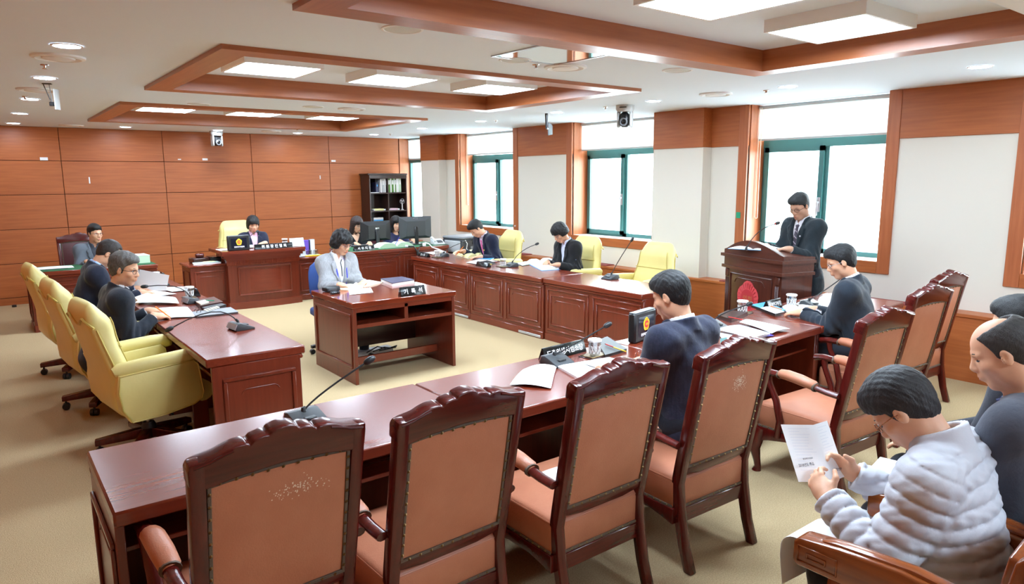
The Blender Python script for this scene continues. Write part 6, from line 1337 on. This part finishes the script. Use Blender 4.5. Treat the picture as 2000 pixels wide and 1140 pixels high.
g.tube([(.05*math.cos(a), 0, .17+.05*math.sin(a)) for a in np.linspace(0, 2*math.pi, 20)], .004, 6); g.build('guard', 'light_grey', b); bl = G()
for k in range(3): a = 2.1*k; bl.add([(0, .004, .17), (.042*math.cos(a), 0, .17+.042*math.sin(a)), (.042*math.cos(a+.8), .008, .17+.042*math.sin(a+.8))], [(0, 1, 2)])
bl.build('blades', 'white', b, fix=False)
b = thing('carton', 'white and blue carton on third bookcase shelf', 'box', (6.29, 12.50, .842), 0); B('body', 'white', b, (-.12, 0, 0), (.09, .2, .26), .003); B('blue_band', 'blue', b, (-.118, -.002, .14), (.088, .0, .22), .0005); G().lathe([(.045, 0), (.045, .002), (.001, .002)], 18, Matrix.Translation((.04, -.001, .15)) @ Matrix.Rotation(R(90), 4, 'X')).build('round_print', 'light_grey', b)
tag(G().box((6.08, 12.43, 1.588), (6.28, 12.5, 1.597), .002).build('paper_pad', 'paper'), 'thin white pad lying at left of upper bookcase shelf', 'paper')
# -- lectern top
mic((5.74, 3.86, 1.155), (6.05, 3.74, 1.40), -107, 'gooseneck microphone rising from the lectern top', (5.80, 3.80, 1.36), led=True, base_on=False)
open_book('speech_papers', 'white speech papers lying on the lectern before the man', [(5.80, 4.08, 0), (5.93, 3.66, 0), (6.16, 3.73, 0), (6.04, 4.15, 0)], 1.15, .02, 'paper', 'blue')
# -- the readers at the back: sheet in hand, papers on the lap
wm = lambda p: p13['t'].matrix_basis @ Vector(p)
tL, tR = [np.mean(tp[:3], 0) for tp in p13['tips']]
t = thing('folded_leaflet', 'white printed leaflet held up by the man in padded jacket', 'leaflet', tuple(wm((tL+tR)/2)), p13['t'].rotation_euler.z)
ux = unit(np.array((.92, -.36, -.06))); ax_ = ux*.112; upv = unit(np.array((.30, .52, .80))); 
def leaf(u, v): p = ax_*(2*u-.85)*1.0+upv*(v*.215-.05)+np.array((0, .035*abs(2*u-1), 0)); return tuple(p)
G().grid(leaf, 9, 7, thick=.0012).build('leaf', 'paper', t); g = G(); rr = random.Random(2)
nrm = np.cross(ux, upv); nrm = nrm*(-1 if nrm[1] > 0 else 1)
for i in range(15):
    for s in (0, 1):
        u0 = .08+.5*s; u1 = u0+rr.uniform(.15, .34); v = .93-.052*i
        if s == 1 and i > 10: continue
        q = [np.array(leaf(a, b))+nrm*.0016 for a, b in ((u0, v), (u1, v), (u1, v-.008), (u0, v-.008))]; g.add(q, [(0, 1, 2, 3)])
tag(g.build('print_lines', 'ink_faint', t, fix=False), kind='stuff')
for key, u_, v_, hh in (('doc1', .27, .30, .013), ('doc2', .27, .40, .007), ('doc3', .76, .16, .010)):
    p = np.array(leaf(u_, v_))+nrm*.003; m_ = Matrix((Vector(ux), Vector(upv), Vector(-np.cross(ux, upv))*-1)).transposed(); text(key, hh, 'ink', t, tuple(p), m_.to_euler(), .12)
def lap(pd, name, label, m, x0, x1, y0, y1, z, h, cat, mt=None, rz=0):
    c_ = pd['t'].matrix_basis @ Vector(((x0+x1)/2, (y0+y1)/2, z)); b = thing(name, label, cat, tuple(c_), pd['t'].rotation_euler.z+rz); w_, d_ = (x1-x0)/2, (y1-y0)/2
    B('page_block', m, b, (-w_, -d_, 0), (w_, d_, h), .002)
    if mt: B('cover', mt, b, (-w_-.006, -d_-.006, -.006), (w_+.006, d_+.006, 0), .002)
    return b
lap(p13, 'folder', 'dark red folder with papers on lap of man in padded jacket', 'paper', -.15, .16, .20, .46, .578, .012, 'folder', 'leather_dark', .1)
lap(p14, 'folder', 'stack of white papers on dark red folder on lap of balding man', 'paper', -.16, .14, .27, .50, .655, .035, 'folder', 'leather_dark', .08)
b = thing('drooping_sheet', 'long white sheet drooping over knee of man in padded jacket', 'paper', tuple(wm((-.12, .44, .575)))); 
G().grid(lambda u, v: (-.12+.21*u, (-.12+.45*v) if v < .35 else (.0375+.055*math.sin(min((v-.35)*5, 1.57))-.06*max(0, v-.75)*(1+u)), .012 if v < .35 else (.012-.055*(1-math.cos(min((v-.35)*5, 1.57)))-.42*max(0, v-.66))), 8, 20, thick=.0012).build('leaf', 'paper', b)
